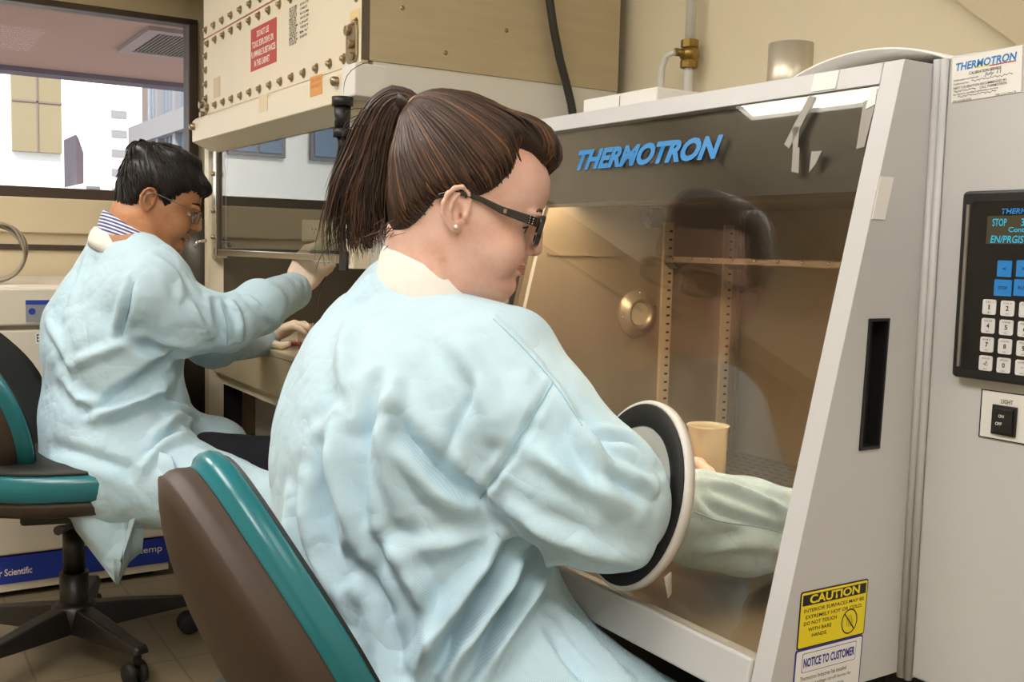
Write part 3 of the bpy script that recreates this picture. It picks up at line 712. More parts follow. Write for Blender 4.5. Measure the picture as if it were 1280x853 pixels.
a=hp(438,27); b=MB(Fh); b.box((a[0],a[1]-.02,.0003),(a[0]+.055,a[1]+.022,.001)); b.build('small_tag',pmat('pale_yellow','#e2c98f',.6),hd)
a=hp(267,110); b=MB(Fh); b.box((a[0],a[1]-.035,.0003),(a[0]+.075,a[1]+.03,.001)); b.build('small_tag',pmat('faded_tag','#d2bd9c',.6),hd)
# latch hinge at the near lower corner and a far one
for (y,z) in ((YN+.045,1.475),(YE-.012,1.43)):
    b=MB(frame((XH-.001,y,z),(0,-1,0),(0,0,1))); b.rbox(0,0,.062,.095,.018,0,.006); b.cyl((-.012,.03,.006),(-.012,.03,.016),.012,n=14); b.cyl((.012,-.005,.006),(.012,-.005,.02),.011,n=14); b.cyl((.012,-.033,.006),(.012,-.033,.016),.010,n=14)
    b.build('latch',M['bolt'],hd,bevel=.002)
# light canopy along the bottom of the panel
XCf=.925; YCn=onX(444,100,XCf)[1]
zc1=onX(262,150,XCf)[2]
cz1=onX(444,80,XCf)[2]+.004; cz0=onX(444,122,XCf)[2]; YCf=onX(240,160,XCf)[1]
def canz(x,y): return onX(x,y,XCf)
cn0=canz(240,160); 
b=MB(frame((0,YCf,0),(1,0,0),(0,0,1)))
b.prism([(XCf,cz0),(XCf,cz1-.012),(XCf+.012,cz1),(XH-.0005,cz1),(XH-.0005,cz0-.032),(XH-.004,cz0-.032)],0,YCf-YCn-.075)
can=b.build('light_canopy',M['cream'],hd,bevel=.003)
o=MB().box((XCf-.001,YCn,cz0+.005),(XH-.0005,YCn+.0745,cz1)).build('canopy_end_box',M['white2'],hd,bevel=.003)
for y in (YCf-.03,YCn+.10): MB().lathe([(.011,.0003),(.011,.012),(.006,.017),(0,.018)],12,(XCf,y,cz1-.03),(-1,0,0)).build('canopy_screw',M['bolt'],can)
Fcn=frame((XCf,0,0),(0,-1,0),(0,0,1)); a=onX(388,97,XCf); d=onX(403,117,XCf)
b=MB(Fcn); b.box((-a[1],d[2],.0003),(-d[1],a[2],.001)); fit_text(b,'CAUTION',Fcn,-a[1]+.008,-d[1]-.008,a[2]-.014,a[2]-.006,mi=1,z=.0012); fit_text(b,'UV LIGHT',Fcn,-a[1]+.008,-d[1]-.008,a[2]-.028,a[2]-.02,mi=1,z=.0012); tmesh(b,'orange_tag',[M['orange'],M['red']],can,'small orange tag')
a=onX(324,120,XCf); b=MB(Fcn); b.box((-a[1],a[2]-.045,.0003),(-a[1]+.07,a[2],.001)); b.build('faded_tag',pmat('faded_tag2','#dac9a5',.6),can)
# plug and cord under the end box
pb=onX(427,125,.93); py_=YCn+.04; px_=onY(428,135,py_)[0]
b=MB(); z0=cz0+.004
b.cyl((px_,py_,z0),(px_,py_,z0-.02),.024,n=14).cyl((px_,py_,z0-.02),(px_,py_,z0-.07),.019,.017,n=14).cyl((px_,py_,z0-.07),(px_,py_,z0-.088),.021,n=10).cyl((px_,py_,z0-.088),(px_,py_,z0-.12),.012,.007,n=10)
pl=b.build('plug',M['black'],hd)
P=[(px_,py_,z0-.11)]
cpts=[(428,165),(424,195),(416,225),(412,250),(416,272),(428,290),(440,300)]
for i,(x,y) in enumerate(cpts): q=onX(x,y,.93+.008*i); P.append(tuple(q))
b=MB().tube([Vector(p) for p in P],.0065,8); b.build('cord',M['cord'],pl)
# sash: channel posts, glass, bottom bar
YS1=3.42; zbar=.962
b=MB(); b.box((XH-.012,YS1,zbar-.02),(XH+.03,YS1+.05,1.30)); b.build('sash_channel',M['chrome'],hd,bevel=.004)
MB().box((XH-.02,YS1+.052,.30),(XH+.03,YS1+.10,1.40)).build('side_post',M['cream'],hd)
MB().box((XH-.004,YS1-.012,zbar),(XH+.016,YS1-.0005,1.32)).build('sash_channel',M['frame'],hd)
MB().box((XH-.012,YN+.0,zbar-.02),(XH+.03,YN+.055,1.42)).build('sash_channel',M['cream'],hd)
sa=MB().box((XH,YN+.056,zbar+.012),(XH+.006,YS1-.0125,1.318)).build('sash_glass',M['sash'],hd)
b=MB().box((XH-.010,YN+.058,zbar-.010),(XH+.014,YS1-.014,zbar+.0115)); b.build('sash_bar',M['chrome'],hd,bevel=.003)
MB().box((XH-.02,YN+.03,zbar-.025),(XH-.0125,YN+.07,zbar+.02)).build('sash_stop',M['black'],hd)
for z in (zbar+.05,1.10,1.22): MB().lathe([(.008,.0),(.008,.006),(0,.009)],10,(XH-.0125,YS1+.025,z),(-1,0,0)).build('channel_screw',M['bolt'],hd)
for z in (1.0,): MB().tube([(XH-.02,YS1+.08,z),(XH-.05,YS1+.08,z-.004),(XH-.06,YS1+.075,z-.02)],.006,8).build('hook',M['chrome'],hd)
# dark upper edge above the sash
MB().box((XH+.006,YN+.056,1.32),(XH+.03,YS1-.001,1.40)).build('sash_header',M['frame'],hd)
# worktop, steel apron and interior
zt_=.690
MB().box((XH-.005,YN+.021,zt_-.02),(XHB,YE-.11,zt_)).build('worktop',M['steel'],hd,bevel=.004)
MB().box((XH-.003,YN+.021,.56),(XH+.018,YE-.11,zt_-.0205)).build('apron',M['steel'],hd)
MB().box((XH+.02,YN+.0205,.52),(XHB,YE-.13,.5595)).build('under_shelf',M['cream'],hd)
MB().box((XH+.14,YN+.02,.0),(XHB,YE-.13,.5195)).build('base_cabinet',M['white2'],hd)
MB().box((XH-.002,YE-.109,.0),(XH+.10,YE-.06,.6895)).build('base_post',M['dark'],hd)
MB().box((XHB-.02,YN+.021,zt_+.0005),(XHB,YE-.11,2.3)).build('back_liner',M['steel_dk'],hd)
MB().box((XH+.032,YE-.1295,zt_+.0005),(XHB-.0205,YE-.11,1.40)).build('far_liner',M['steel_dk'],hd)
MB().box((XH+.021,YN+.021,1.405),(XHB-.0205,YE-.11,1.4245)).build('roof_liner',M['steel_dk'],hd)
MB().box((XH+.10,2.45,1.385),(XH+.16,3.35,1.4045)).build('hood_fill_lamp',emit('hood_fill_glow','#fff4e2',HFILL),hd)  # added hidden lamp, brightens the hood interior in place of flash
# near side: steel box above, white below
b=MB().box((XH+.0205,YN-.004,1.432),(XHB,YN+.02,2.35)); b.build('side_panel_upper',M['steel'],hd)
MB().box((XH+.0005,YN-.0035,1.432),(XH+.02,YN-.0002,2.35)).build('corner_edge',M['steel_dk'],hd)
MB().box((XH+.031,YN+.0,.0),(XHB,YN+.0195,1.4315)).build('side_panel_lower',M['white2'],hd)
MB().box((XH+.0205,YN+.021,2.33),(XHB,YE-.001,2.35)).build('top_panel',M['cream'],hd)
for (x,y) in ((503,10),(557,66),(633,38)):
    p=onY(x,y,YN-.004); MB().lathe([(.006,0.0002),(.005,.002),(0,.003)],10,p,(0,-1,0)).build('panel_screw',M['bolt'],hd)
# black cable hanging in front of the steel side
pts=[onY(x,y,YN-.03) for x,y in ((684,-30),(687,0),(692,35),(700,75),(708,105),(714,130),(717,150))]
pts.append((pts[-1][0]+.01,YN-.03,1.0))
b=MB().tube([Vector(p) for p in pts],.011,8,flat=(1,0,0)); cb=b.build('black_cable',M['cord'],None,origin=tuple(pts[-1]))
tag(cb,'black cable hanging down in front of the steel cabinet side','cable')

# ================================================================== pipe with ball valve on the right wall
pv=onX(862,60,XW-.04); yv=pv[1]; zv=onX(860,68,XW-.04)[2]
pg=thing('water_pipe','thin white pipe with a brass ball valve on the beige wall','pipe',(XW-.04,yv,zv))
MB().cyl((XW-.04,yv,.0),(XW-.04,yv,zv-.032),.0125,n=16).cyl((XW-.04,yv,zv+.032),(XW-.04,yv,ZC),.0125,n=16).build('pipe',M['white2'],pg)
b=MB(); b.cyl((XW-.04,yv,zv-.034),(XW-.04,yv,zv-.016),.022,n=8,smooth=False).cyl((XW-.04,yv,zv+.016),(XW-.04,yv,zv+.034),.022,n=8,smooth=False).sphere((XW-.04,yv,zv),(.026,.026,.024),14,8).cyl((XW-.04,yv,zv),(XW-.085,yv,zv),.010,n=10)
b.build('ball_valve',M['brass'],pg)
b=MB(); b.tube([(XW-.085,yv,zv),(XW-.088,yv+.03,zv-.005),(XW-.088,yv+.045,zv-.03),(XW-.088,yv+.05,zv-.075),(XW-.088,yv+.05,zv-.13)],[.007,.008,.008,.0095,.009],8); b.build('valve_handle',M['white2'],pg)
b=MB().box((XW-.05,yv-.03,zv+.25),(XW-.0005,yv+.03,zv+.27)); b.build('pipe_clip',M['bolt'],pg)
# slanted duct board high on the right wall
A_=[onX(x,y,XW-.012) for x,y in ((1199,-2),(1277,55))]
d_=(A_[1]-A_[0]); P4=[A_[0]-d_*1.5,A_[1]+d_*1.5]
b=MB(frame((XW-.02,0,0),(0,-1,0),(0,0,1)))
b.prism([(-P4[0][1],P4[0][2]),(-P4[1][1],P4[1][2]),(-P4[1][1]+.02,min(P4[0][2],ZC)-.0)],-.02,.018)
o=b.build('duct_board',pmat('duct_wrap','#d5c6a6',.6,var=.05,vs=30,bump=.3,bs=150),None,origin=(XW-.01,.6,2.)); tag(o,'pale textured board with a slanting edge high on the right wall','duct board')

# ================================================================== window wall fittings: heater casing
hc=thing('heater_casing','long beige heater casing under the window','heater',(-.3,3.9,0))
yh=3.86; z1=onY(60,292,yh)[2]; z2=onY(60,306,yh)[2]; z3=onY(60,313,yh)[2]
MB().box((XL+.2,yh-.02,z1),(1.04,YW-.001,wz0-.012)).build('upper_casing',M['wall2'],hc,bevel=.006)
MB().box((XL+.2,yh,z2),(1.04,YW-.001,z1-.0005)).build('recess_panel',M['wall2'],hc)
MB().box((XL+.2,yh-.012,z3),(1.04,YW-.001,z2-.0005)).build('groove_shade',M['frame'],hc)  # dark strip standing in for the shadow in the casing groove
MB().box((XL+.2,yh-.004,.02),(1.04,YW-.001,z3-.0005)).build('lower_casing',M['wall2'],hc)
MB().box((XL+.2,yh+.02,.0),(1.04,YW-.001,.0199)).build('plinth',M['frame'],hc)
# socket plate on the far liner, seen through the sash
for k in range(1):
    qo=onY(403,289,YE-.135); xq=qo[0]; zq=qo[2]; yq=YE-.1297; so=thing('power_outlet','cream double power outlet inside the fume cabinet behind the sash','outlet',(xq,yq,zq))
    MB(frame((xq,yq,zq),(1,0,0),(0,0,1))).rbox(0,0,.15,.075,.006,0,.006).build('plate',M['fridge'],so)
    for dx in (-.033,.033):
        b=MB(frame((xq,yq,zq),(1,0,0),(0,0,1)))
        b.cyl((dx,0,.006),(dx,0,.008),.018,n=18); b.mi=1
        b.box((dx-.008,.002,.008),(dx-.005,.011,.0084)); b.box((dx+.005,.002,.008),(dx+.008,.011,.0084)); b.cyl((dx,-.008,.008),(dx,-.008,.0084),.0025,n=8); b.mi=0
        b.build('socket',[M['white2'],M['dark']],so)

# ================================================================== undercounter incubator
q=onZ(211,706,.03); yF=q[1]; xR=q[0]; xLf=xR-.66
top_=onY(10,357,yF)[2]
fr=thing('undercounter_refrigerator','white undercounter laboratory refrigerator with display and blue lower band','refrigerator',((xR+xLf)/2,yF+.2,0))
yBk=yh-.03
MB().box((xLf,yF+.02,.05),(xR,yBk,top_)).build('body',M['fridge'],fr,bevel=.006)
def fp(x,y): p=onY(x,y,yF); return p[0],p[2]
zA=fp(20,410)[1]; zBt=fp(100,686)[1]; zBb=fp(100,716)[1]
zt1=fp(150,668)[1]; 
Ff=frame((0,yF,0),(1,0,0),(0,0,1))
ha=MB().box((xLf,yF-.012,zA+.006),(xR,yF+.0195,top_-.006)).build('head_panel',M['fridge'],fr,bevel=.006)
z_band1=fp(205,672)[1]; z_band0=fp(205,703)[1]
MB().box((xLf,yF-.006,z_band1+.004),(xR,yF+.0195,zA-.006)).build('door',M['fridge'],fr,bevel=.006)
kb=MB().box((xLf,yF-.005,z_band0),(xR,yF+.0195,z_band1)).build('kick_band',M['navy'],fr); kb['label']='navy blue lower band'
MB().box((xLf+.002,yF-.003,z_band0-.022),(xR-.002,yF+.0195,z_band0-.0005)).build('kick_trim',M['fridge'],fr)
for x in (xLf+.05,xR-.05): MB().cyl((x,yF+.05,0),(x,yF+.05,.0498),.018,n=12).build('foot',M['black'],fr)
b=MB(Ff); hb=z_band1-z_band0; xa=fp(-22,710)[0]; xb=fp(40,710)[0]
fit_text(b,'Fisher Scientific',Ff,xa,xb,z_band0+hb*.30,z_band0+hb*.56,z=.0054,bold=.02)
xa=fp(158,683)[0]; xb=fp(202,683)[0]; fit_text(b,'isotemp',Ff,xa,xb,z_band0+hb*.40,z_band0+hb*.72,z=.0054,bold=.005); tmesh(b,'band_lettering',M['inkw'],kb)
d0=fp(31,375); d1=fp(60,402); b=MB(Ff); b.box((d0[0],d1[1],.0122),(d0[0]+.11,d0[1],.015)); b.mi=1; b.box((d0[0],d0[1]-.012,.0151),(d0[0]+.11,d0[1],.0156)); cpx=fp(39,389); b.cyl((cpx[0],cpx[1],.015),(cpx[0],cpx[1],.0165),.009,n=16); 
b.build('display',[pmat('display_grey','#8f939c',.4,var=.05),M['navy']],ha)
a=fp(44,424); b=MB(Ff); b.box((a[0],a[1]-.012,.0062),(a[0]+.07,a[1]+.018,.0066)); fit_text(b,'EC 7',Ff,a[0]+.003,a[0]+.03,a[1]-.008,a[1]+.014,mi=1,z=.0068,bold=.02); tmesh(b,'door_tag',[M['paper'],M['ink']],fr,'small white tag')
# coil of grey cable on top, a small dark knob thing
c0=onY(8,330,yF+.10)
b=MB()
rg=random.Random(5)
for k in range(9):
    R_=.075+.006*rg.random(); ph=rg.random()*6; pts=[]
    for i in range(37):
        a_=2*PI*i/36; pts.append((c0[0]-.03+R_*math.cos(a_)+.006*math.sin(2*a_+ph),yF+.10+.004*(k-4)+.004*math.sin(a_*3+ph),top_+.088+R_*math.sin(a_)+.003*math.sin(3*a_+ph)))
    b.tube(pts,.0032,6,caps=False)
o=b.build('cable_coil',pmat('grey_cable','#9d9280',.6,var=.2,vs=20),None,origin=(c0[0]-.03,yF+.1,top_)); tag(o,'loose coil of grey cable standing on top of the refrigerator','cable')
# gas cylinder behind the man
gy=3.715; gx=onY(249,300,gy)[0]
gz=zd(243,285,float(pj((gx,gy,1.0))[2]))[2]
gt=thing('gas_cylinder','dark gas cylinder with a brass valve behind the man','gas cylinder',(gx,gy,0))
rg_=.10
MB().lathe([(0,0),(rg_,0),(rg_,gz-.13),(rg_*.96,gz-.09),(rg_*.8,gz-.04),(rg_*.5,gz-.008),(rg_*.3,gz),(rg_*.3,gz+.03),(0,gz+.03)],36,(gx,gy,0)).build('cylinder_body',pmat('cylinder_dark','#4b463c',.4,.2,var=.15),gt)
b=MB(); b.cyl((gx,gy,gz+.031),(gx,gy,gz+.09),.018,n=12).cyl((gx-.05,gy,gz+.075),(gx+.05,gy,gz+.075),.013,n=10).sphere((gx,gy,gz+.10),.022,10,7).build('cylinder_valve',M['brass'],gt)
MB().lathe([(0,.1301),(.032,.1301),(.036,.137),(.036,.148),(.03,.155),(0,.155)],14,(gx,gy,gz),(0,0,1)).build('hand_wheel',M['black'],gt)

# ================================================================== added out-of-view ceiling lamps standing in for bounced flash
def lamp(name_pos,x,y,sx_,sy_,p,lbl):
    t=thing('fill_ceiling_light',lbl,'fill light',(x,y,ZC),'added fill lights'); 
    b=MB().box((x-sx_/2-.03,y-sy_/2-.03,ZC-.05),(x+sx_/2+.03,y-sy_/2,ZC-.0005)).box((x-sx_/2-.03,y+sy_/2,ZC-.05),(x+sx_/2+.03,y+sy_/2+.03,ZC-.0005)).box((x-sx_/2-.03,y-sy_/2,ZC-.05),(x-sx_/2,y+sy_/2,ZC-.0005)).box((x+sx_/2,y-sy_/2,ZC-.05),(x+sx_/2+.03,y+sy_/2,ZC-.0005))
    b.build('fill_housing',M['white2'],t)
    MB().box((x-sx_/2,y-sy_/2,ZC-.03),(x+sx_/2,y+sy_/2,ZC-.012)).build('fill_diffuser',emit('fill_glow','#fffaf3',p),t)
for (x,y,p,lbl) in ((-.55,.95,LP,'added out-of-view ceiling light nearest the sloping test chamber'),(-.55,-.75,LP,'added fill light behind the viewpoint standing in for bounced flash'),(-.55,2.55,LP,'added out-of-view ceiling light above the seated man'),(.9,-.9,LP*.3,'added fill light above the control cabinet end standing in for bounced flash')):
    lamp('',x,y,.6,1.2,p,lbl)
# ================================================================== world, sun
wd=bpy.data.worlds.new('world'); SC.world=wd; wd.use_nodes=True
bg=wd.node_tree.nodes['Background']; bg.inputs[0].default_value=lin('#dfe9f5'); bg.inputs[1].default_value=WORLD
su=bpy.data.lights.new('sun','SUN'); su.energy=SUN; su.angle=.02; su.color=(1,.95,.86); so=bpy.data.objects.new('sun',su); COL.objects.link(so); so.rotation_euler=(math.radians(48),0,math.radians(-28))
SC.view_settings.view_transform='Standard'; SC.view_settings.look='None'; SC.view_settings.gamma=1; SC.view_settings.exposure=EXPO; SC.view_settings.use_curve_mapping=False
SC.cycles.use_denoising=True; SC.cycles.max_bounces=8; SC.cycles.transparent_max_bounces=16; SC.cycles.sample_clamp_indirect=6.
# ================================================================== implicit modelling (bodies, clothes, hands)
class Fld:
    def __init__(s,lo,hi,h):
        s.h=h; s.lo=np.array(lo,float); s.n=np.ceil((np.array(hi)-s.lo)/h).astype(int)+1
        s.D=np.full(s.n,.05,np.float32); s.ax=[(s.lo[i]+np.arange(s.n[i])*h).astype(np.float32) for i in range(3)]
    def sub(s,lo,hi):
        i0=np.clip(np.floor((np.asarray(lo)-s.lo)/s.h).astype(int),0,s.n); i1=np.clip(np.ceil((np.asarray(hi)-s.lo)/s.h).astype(int)+1,0,s.n)
        if (i1<=i0).any(): return None
        sl_=tuple(slice(a,b) for a,b in zip(i0,i1)); return sl_,[s.ax[0][sl_[0]][:,None,None],s.ax[1][sl_[1]][None,:,None],s.ax[2][sl_[2]][None,None,:]]
    def op(s,lo,hi,fn,k=.01,mode='u'):
        m=k+.03; r=s.sub(np.asarray(lo)-m,np.asarray(hi)+m)
        if r is None: return s
        sl_,P=r; d=fn(*P).astype(np.float32); D=s.D[sl_]
        if mode=='u': s.D[sl_]=smin(D,d,k)
        elif mode=='s': s.D[sl_]=-smin(-D,d,k)
        elif mode=='i': s.D[sl_]=-smin(-D,-d,k)
        return s
    def cap(s,a,b,ra,rb=None,k=.01,mode='u',sc=None):
        rb=ra if rb is None else rb; a=np.asarray(a,float); b=np.asarray(b,float); R=max(ra,rb); ba=b-a; L2=max(ba@ba,1e-12)
        def fn(x,y,z):
            t=np.clip(((x-a[0])*ba[0]+(y-a[1])*ba[1]+(z-a[2])*ba[2])/L2,0,1)
            return np.sqrt((x-a[0]-t*ba[0])**2+(y-a[1]-t*ba[1])**2+(z-a[2]-t*ba[2])**2)-(ra+t*(rb-ra))
        return s.op(np.minimum(a,b)-R,np.maximum(a,b)+R,fn,k,mode)
    def chain(s,pts,rs,k=.01,mode='u'):
        for i in range(len(pts)-1): s.cap(pts[i],pts[i+1],rs[i],rs[i+1],k,mode)
        return s
    def ell(s,c,r,Rm=None,k=.01,mode='u'):
        c=np.asarray(c,float); r=np.asarray(r,float); Rm=np.eye(3) if Rm is None else np.asarray(Rm,float); R=float(r.max())
        def fn(x,y,z):
            q=[(x-c[0])*Rm[0,j]+(y-c[1])*Rm[1,j]+(z-c[2])*Rm[2,j] for j in range(3)]
            k0=np.sqrt(sum((q[j]/r[j])**2 for j in range(3))); k1=np.sqrt(sum((q[j]/r[j]**2)**2 for j in range(3)))
            return k0*(k0-1)/np.maximum(k1,1e-6)
        return s.op(c-R,c+R,fn,k,mode)
    def rbox(s,c,hs,rad,Rm=None,k=.01,mode='u'):
        c=np.asarray(c,float); Rm=np.eye(3) if Rm is None else np.asarray(Rm,float); R=float(np.linalg.norm(hs))
        def fn(x,y,z):
            q=[np.abs((x-c[0])*Rm[0,j]+(y-c[1])*Rm[1,j]+(z-c[2])*Rm[2,j])-(hs[j]-rad) for j in range(3)]
            return np.sqrt(sum(np.maximum(a,0)**2 for a in q))+np.minimum(np.maximum(np.maximum(q[0],q[1]),q[2]),0)-rad
        return s.op(c-R,c+R,fn,k,mode)
    def mesh(s):
        D=s.D; D=np.pad(D,1,constant_values=.05); lo=s.lo-s.h
        ins=D<0; nx,ny,nz=[n-1 for n in D.shape]
        cs=[(i,j,k) for i in (0,1) for j in (0,1) for k in (0,1)]
        cnt=np.zeros((nx,ny,nz),np.int8)
        for i,j,k in cs: cnt+=ins[i:i+nx,j:j+ny,k:k+nz]
        act=np.argwhere((cnt>0)&(cnt<8)); V=np.zeros((len(act),3)); W=np.zeros(len(act)); a=act
        val={c:D[a[:,0]+c[0],a[:,1]+c[1],a[:,2]+c[2]].astype(float) for c in cs}
        for ax in range(3):
            for u in (0,1):
                for w in (0,1):
                    c0=[0,0,0]; o=[i for i in range(3) if i!=ax]; c0[o[0]]=u; c0[o[1]]=w; c1=list(c0); c1[ax]=1
                    d0=val[tuple(c0)]; d1=val[tuple(c1)]; m=(d0<0)!=(d1<0)
                    t=np.where(m,d0/np.where(m,d0-d1,1),0); p=np.array(c0,float)[None,:]+np.zeros((len(a),3)); p[:,ax]=t
                    V[m]+=p[m]; W[m]+=1
        V=V/W[:,None]+a; V=lo+V*s.h
        idx=np.full((nx,ny,nz),-1,np.int32); idx[a[:,0],a[:,1],a[:,2]]=np.arange(len(a))
        Fs_=[]
        for ax in range(3):
            o=[i for i in range(3) if i!=ax]
            s0=[slice(1,-1)]*3; s1=[slice(1,-1)]*3; s0[ax]=slice(0,-1); s1[ax]=slice(1,None)
            A=ins[tuple(s0)]; B=ins[tuple(s1)]; e=np.argwhere(A!=B); 
            off=np.ones(3,int); off[ax]=0; g=e+off; fl=A[e[:,0],e[:,1],e[:,2]]
            def at(du,dv):
                q=g.copy(); q[:,o[0]]+=du; q[:,o[1]]+=dv; return idx[q[:,0],q[:,1],q[:,2]]
            Q=np.stack([at(-1,-1),at(0,-1),at(0,0),at(-1,0)],1)
            if ax==1: fl=~fl
            Q[~fl]=Q[~fl][:,::-1]; Fs_.append(Q)
        return V,np.concatenate(Fs_)
def np_mesh(name,V,Fq,smooth=True):
    me=bpy.data.meshes.new(name); nv,nf=len(V),len(Fq); me.vertices.add(nv); me.vertices.foreach_set('co',np.asarray(V,np.float32).ravel())
    k=Fq.shape[1]; me.loops.add(nf*k); me.polygons.add(nf); me.loops.foreach_set('vertex_index',Fq.astype(np.int32).ravel()); me.polygons.foreach_set('loop_start',np.arange(nf,dtype=np.int32)*k)
    me.update(calc_edges=True); me.validate()
    if smooth: me.polygons.foreach_set('use_smooth',np.ones(nf,bool))
    return me
def normals(V,F):
    n=np.cross(V[F[:,2]]-V[F[:,0]],V[F[:,3]]-V[F[:,1]]); N=np.zeros_like(V)
    for j in range(4): np.add.at(N,F[:,j],n)
    return N/np.maximum(np.linalg.norm(N,axis=1,keepdims=True),1e-12)
def smooth_v(V,F,it=2,lam=.5):
    for _ in range(it):
        S=np.zeros_like(V); c=np.zeros(len(V))
        for a,b in ((0,1),(1,2),(2,3),(3,0)):
            np.add.at(S,F[:,a],V[F[:,b]]); np.add.at(S,F[:,b],V[F[:,a]]); np.add.at(c,F[:,a],1); np.add.at(c,F[:,b],1)
        V=V*(1-lam)+lam*S/np.maximum(c,1)[:,None]
    return V
from mathutils.bvhtree import BVHTree
from mathutils import noise as mnoise
def bvh(V,F): return BVHTree.FromPolygons([tuple(v) for v in V],[tuple(f) for f in F])
def poly_dist(V,P):
    best=np.full(len(V),1e9)
    for a,b in zip(P[:-1],P[1:]):
        ba=b-a; t=np.clip(((V-a)@ba)/max(ba@ba,1e-12),0,1); d=np.linalg.norm(V-a-t[:,None]*ba,axis=1); best=np.minimum(best,d)
    return best
def densify(pts,n=5):
    pts=np.asarray(pts,float)
    out=[]
    for i in range(len(pts)-1):
        p0=pts[max(i-1,0)];p1=pts[i];p2=pts[i+1];p3=pts[min(i+2,len(pts)-1)]
        for t in np.arange(n)/n: out.append(.5*((2*p1)+(-p0+p2)*t+(2*p0-5*p1+4*p2-p3)*t*t+(-p0+3*p1-3*p2+p3)*t**3))
    out.append(pts[-1]); return np.array(out)
def folds(V,F,strokes,off=0):
    """pull ridges (+) and valleys (-) of cloth along strokes laid on the surface"""
    T_=bvh(V,F); N=normals(V,F); disp=np.zeros(len(V))
    for pts,w,amp in strokes:
        w*=.85; amp*=1.2
        P=[]
        for x,y in densify(pts,5):
            d=Vector(ray(x,y)).normalized(); h=T_.ray_cast(Vector(CC),d)
            if h[0] is not None: P.append(np.array(h[0]))
        if len(P)<2: continue
        P=np.array(P); lo=P.min(0)-4*w; hi=P.max(0)+4*w; m=np.where(((V>lo)&(V<hi)).all(1))[0]
        if len(m)==0: continue
        d=poly_dist(V[m],P)
        # fade at the ends
        e=np.minimum(np.linalg.norm(V[m]-P[0],axis=1),np.linalg.norm(V[m]-P[-1],axis=1)); L_=np.linalg.norm(P[-1]-P[0])
        fade=np.clip(.25+e/(.35*L_+1e-6),0,1)
        disp[m]+=amp*np.exp(-(d/w)**2)*fade-.35*amp*np.exp(-((d-2*w)/(1.2*w))**2)*fade
    return V+N*disp[:,None]
def vnoise(V,sc,seed=0):
    o=Vector((seed*3.1,seed*7.7,seed*1.3)); return np.array([mnoise.noise(Vector((v[0]*sc[0],v[1]*sc[1],v[2]*sc[2]))+o) for v in V])
def orient(fwd,up):
    x=np.asarray(fwd,float); x=x/np.linalg.norm(x); z=np.asarray(up,float); z=z-x*(z@x); z=z/np.linalg.norm(z); y=np.cross(z,x); return np.stack([x,y,z],1)   # columns
class Loc:
    """local frame (columns of R) at O"""
    def __init__(s,O,R): s.O=np.asarray(O,float); s.R=np.asarray(R,float)
    def __call__(s,x,y,z): return s.O+s.R@np.array([x,y,z],float)
def hand(f,L,pose,s=1.,left=False,k=.006,thumb=None,fat=1.):
    """wrist at origin, fingers +x, back of hand +z, thumb side +y (mirrored when left)."""
    m=-1 if left else 1
    P=lambda x,y,z: L(x*s,y*m*s,z*s)
    f.cap(P(-.05,0,0),P(.0,0,0),.026*s*fat,.025*s*fat,k)
    f.rbox(P(.047,0,0),(.048*s,.041*s,.0145*s*fat),.0135*s,L.R,.012)
    f.ell(P(.035,.026,-.010),np.array((.034,.018,.015))*s,L.R,.012)
    f.ell(P(.035,-.028,-.008),np.array((.034,.014,.013))*s,L.R,.012)
    base=[(.090,.031),(.095,.0105),(.091,-.0105),(.083,-.030)]; seg=[(.043,.026,.020),(.047,.030,.021),(.043,.028,.020),(.033,.021,.018)]; rad=[.0092,.0094,.009,.0080]
    tips=[]
    for i in range(4):
        a=0; x,z=base[i][0]-.012,0.; y=base[i][1]; spread=pose.get('spread',0)*(1.5-i)*.06
        pts=[(x,y,z)]; r=[rad[i]*1.08]
        x+=.012; pts.append((x,y,z)); r.append(rad[i]*1.05)
        for j in range(3):
            a+=pose['flex'][i][j]; l=seg[i][j]; x+=l*math.cos(a); z-=l*math.sin(a); y+=l*spread*math.cos(a)
            pts.append((x,y,z)); r.append(rad[i]*(.98,.90,.78)[j])
        f.chain([P(*p) for p in pts],[q*s*fat for q in r],.0035); tips.append(P(*pts[-1]))
    th=thumb or [(.018,.030,-.008),(.050,.058,-.022),(.078,.066,-.034),(.100,.064,-.044)]
    f.chain([P(*p) for p in th],[q*s*fat for q in (.0145,.0115,.0102,.0082)],.006); tips.append(P(*th[-1]))
    return tips
# ---- head: level-set of stacked super-ellipses with features
def head_field(f,Lc,pr,k=.006):
    z=np.array(pr['z']); 
    def fn(X,Y,Z):
        O=Lc.O; R=Lc.R
        x=(X-O[0])*R[0,0]+(Y-O[1])*R[1,0]+(Z-O[2])*R[2,0]; y=(X-O[0])*R[0,1]+(Y-O[1])*R[1,1]+(Z-O[2])*R[2,1]; zz=(X-O[0])*R[0,2]+(Y-O[1])*R[1,2]+(Z-O[2])*R[2,2]
        xf=np.interp(zz,z,pr['xf']); xb=np.interp(zz,z,pr['xb']); w=np.interp(zz,z,pr['w']); xc=np.interp(zz,z,pr['xc']); pe=np.interp(zz,z,pr['p'])
        a=np.where(x>xc,xf-xc,xc-xb); a=np.maximum(a,.002); u=np.abs((x-xc)/a); v=np.abs(y)/np.maximum(w,.002)
        g=(u**pe+v**pe)**(1/pe); d=(g-1)*np.minimum(a,w)*.9
        zt,zb=z[-1],z[0]
        return np.maximum(np.maximum(d,zz-zt),zb-zz)
    c=Lc(0.01,0,.03); f.op(c-.19,c+.19,fn,k)
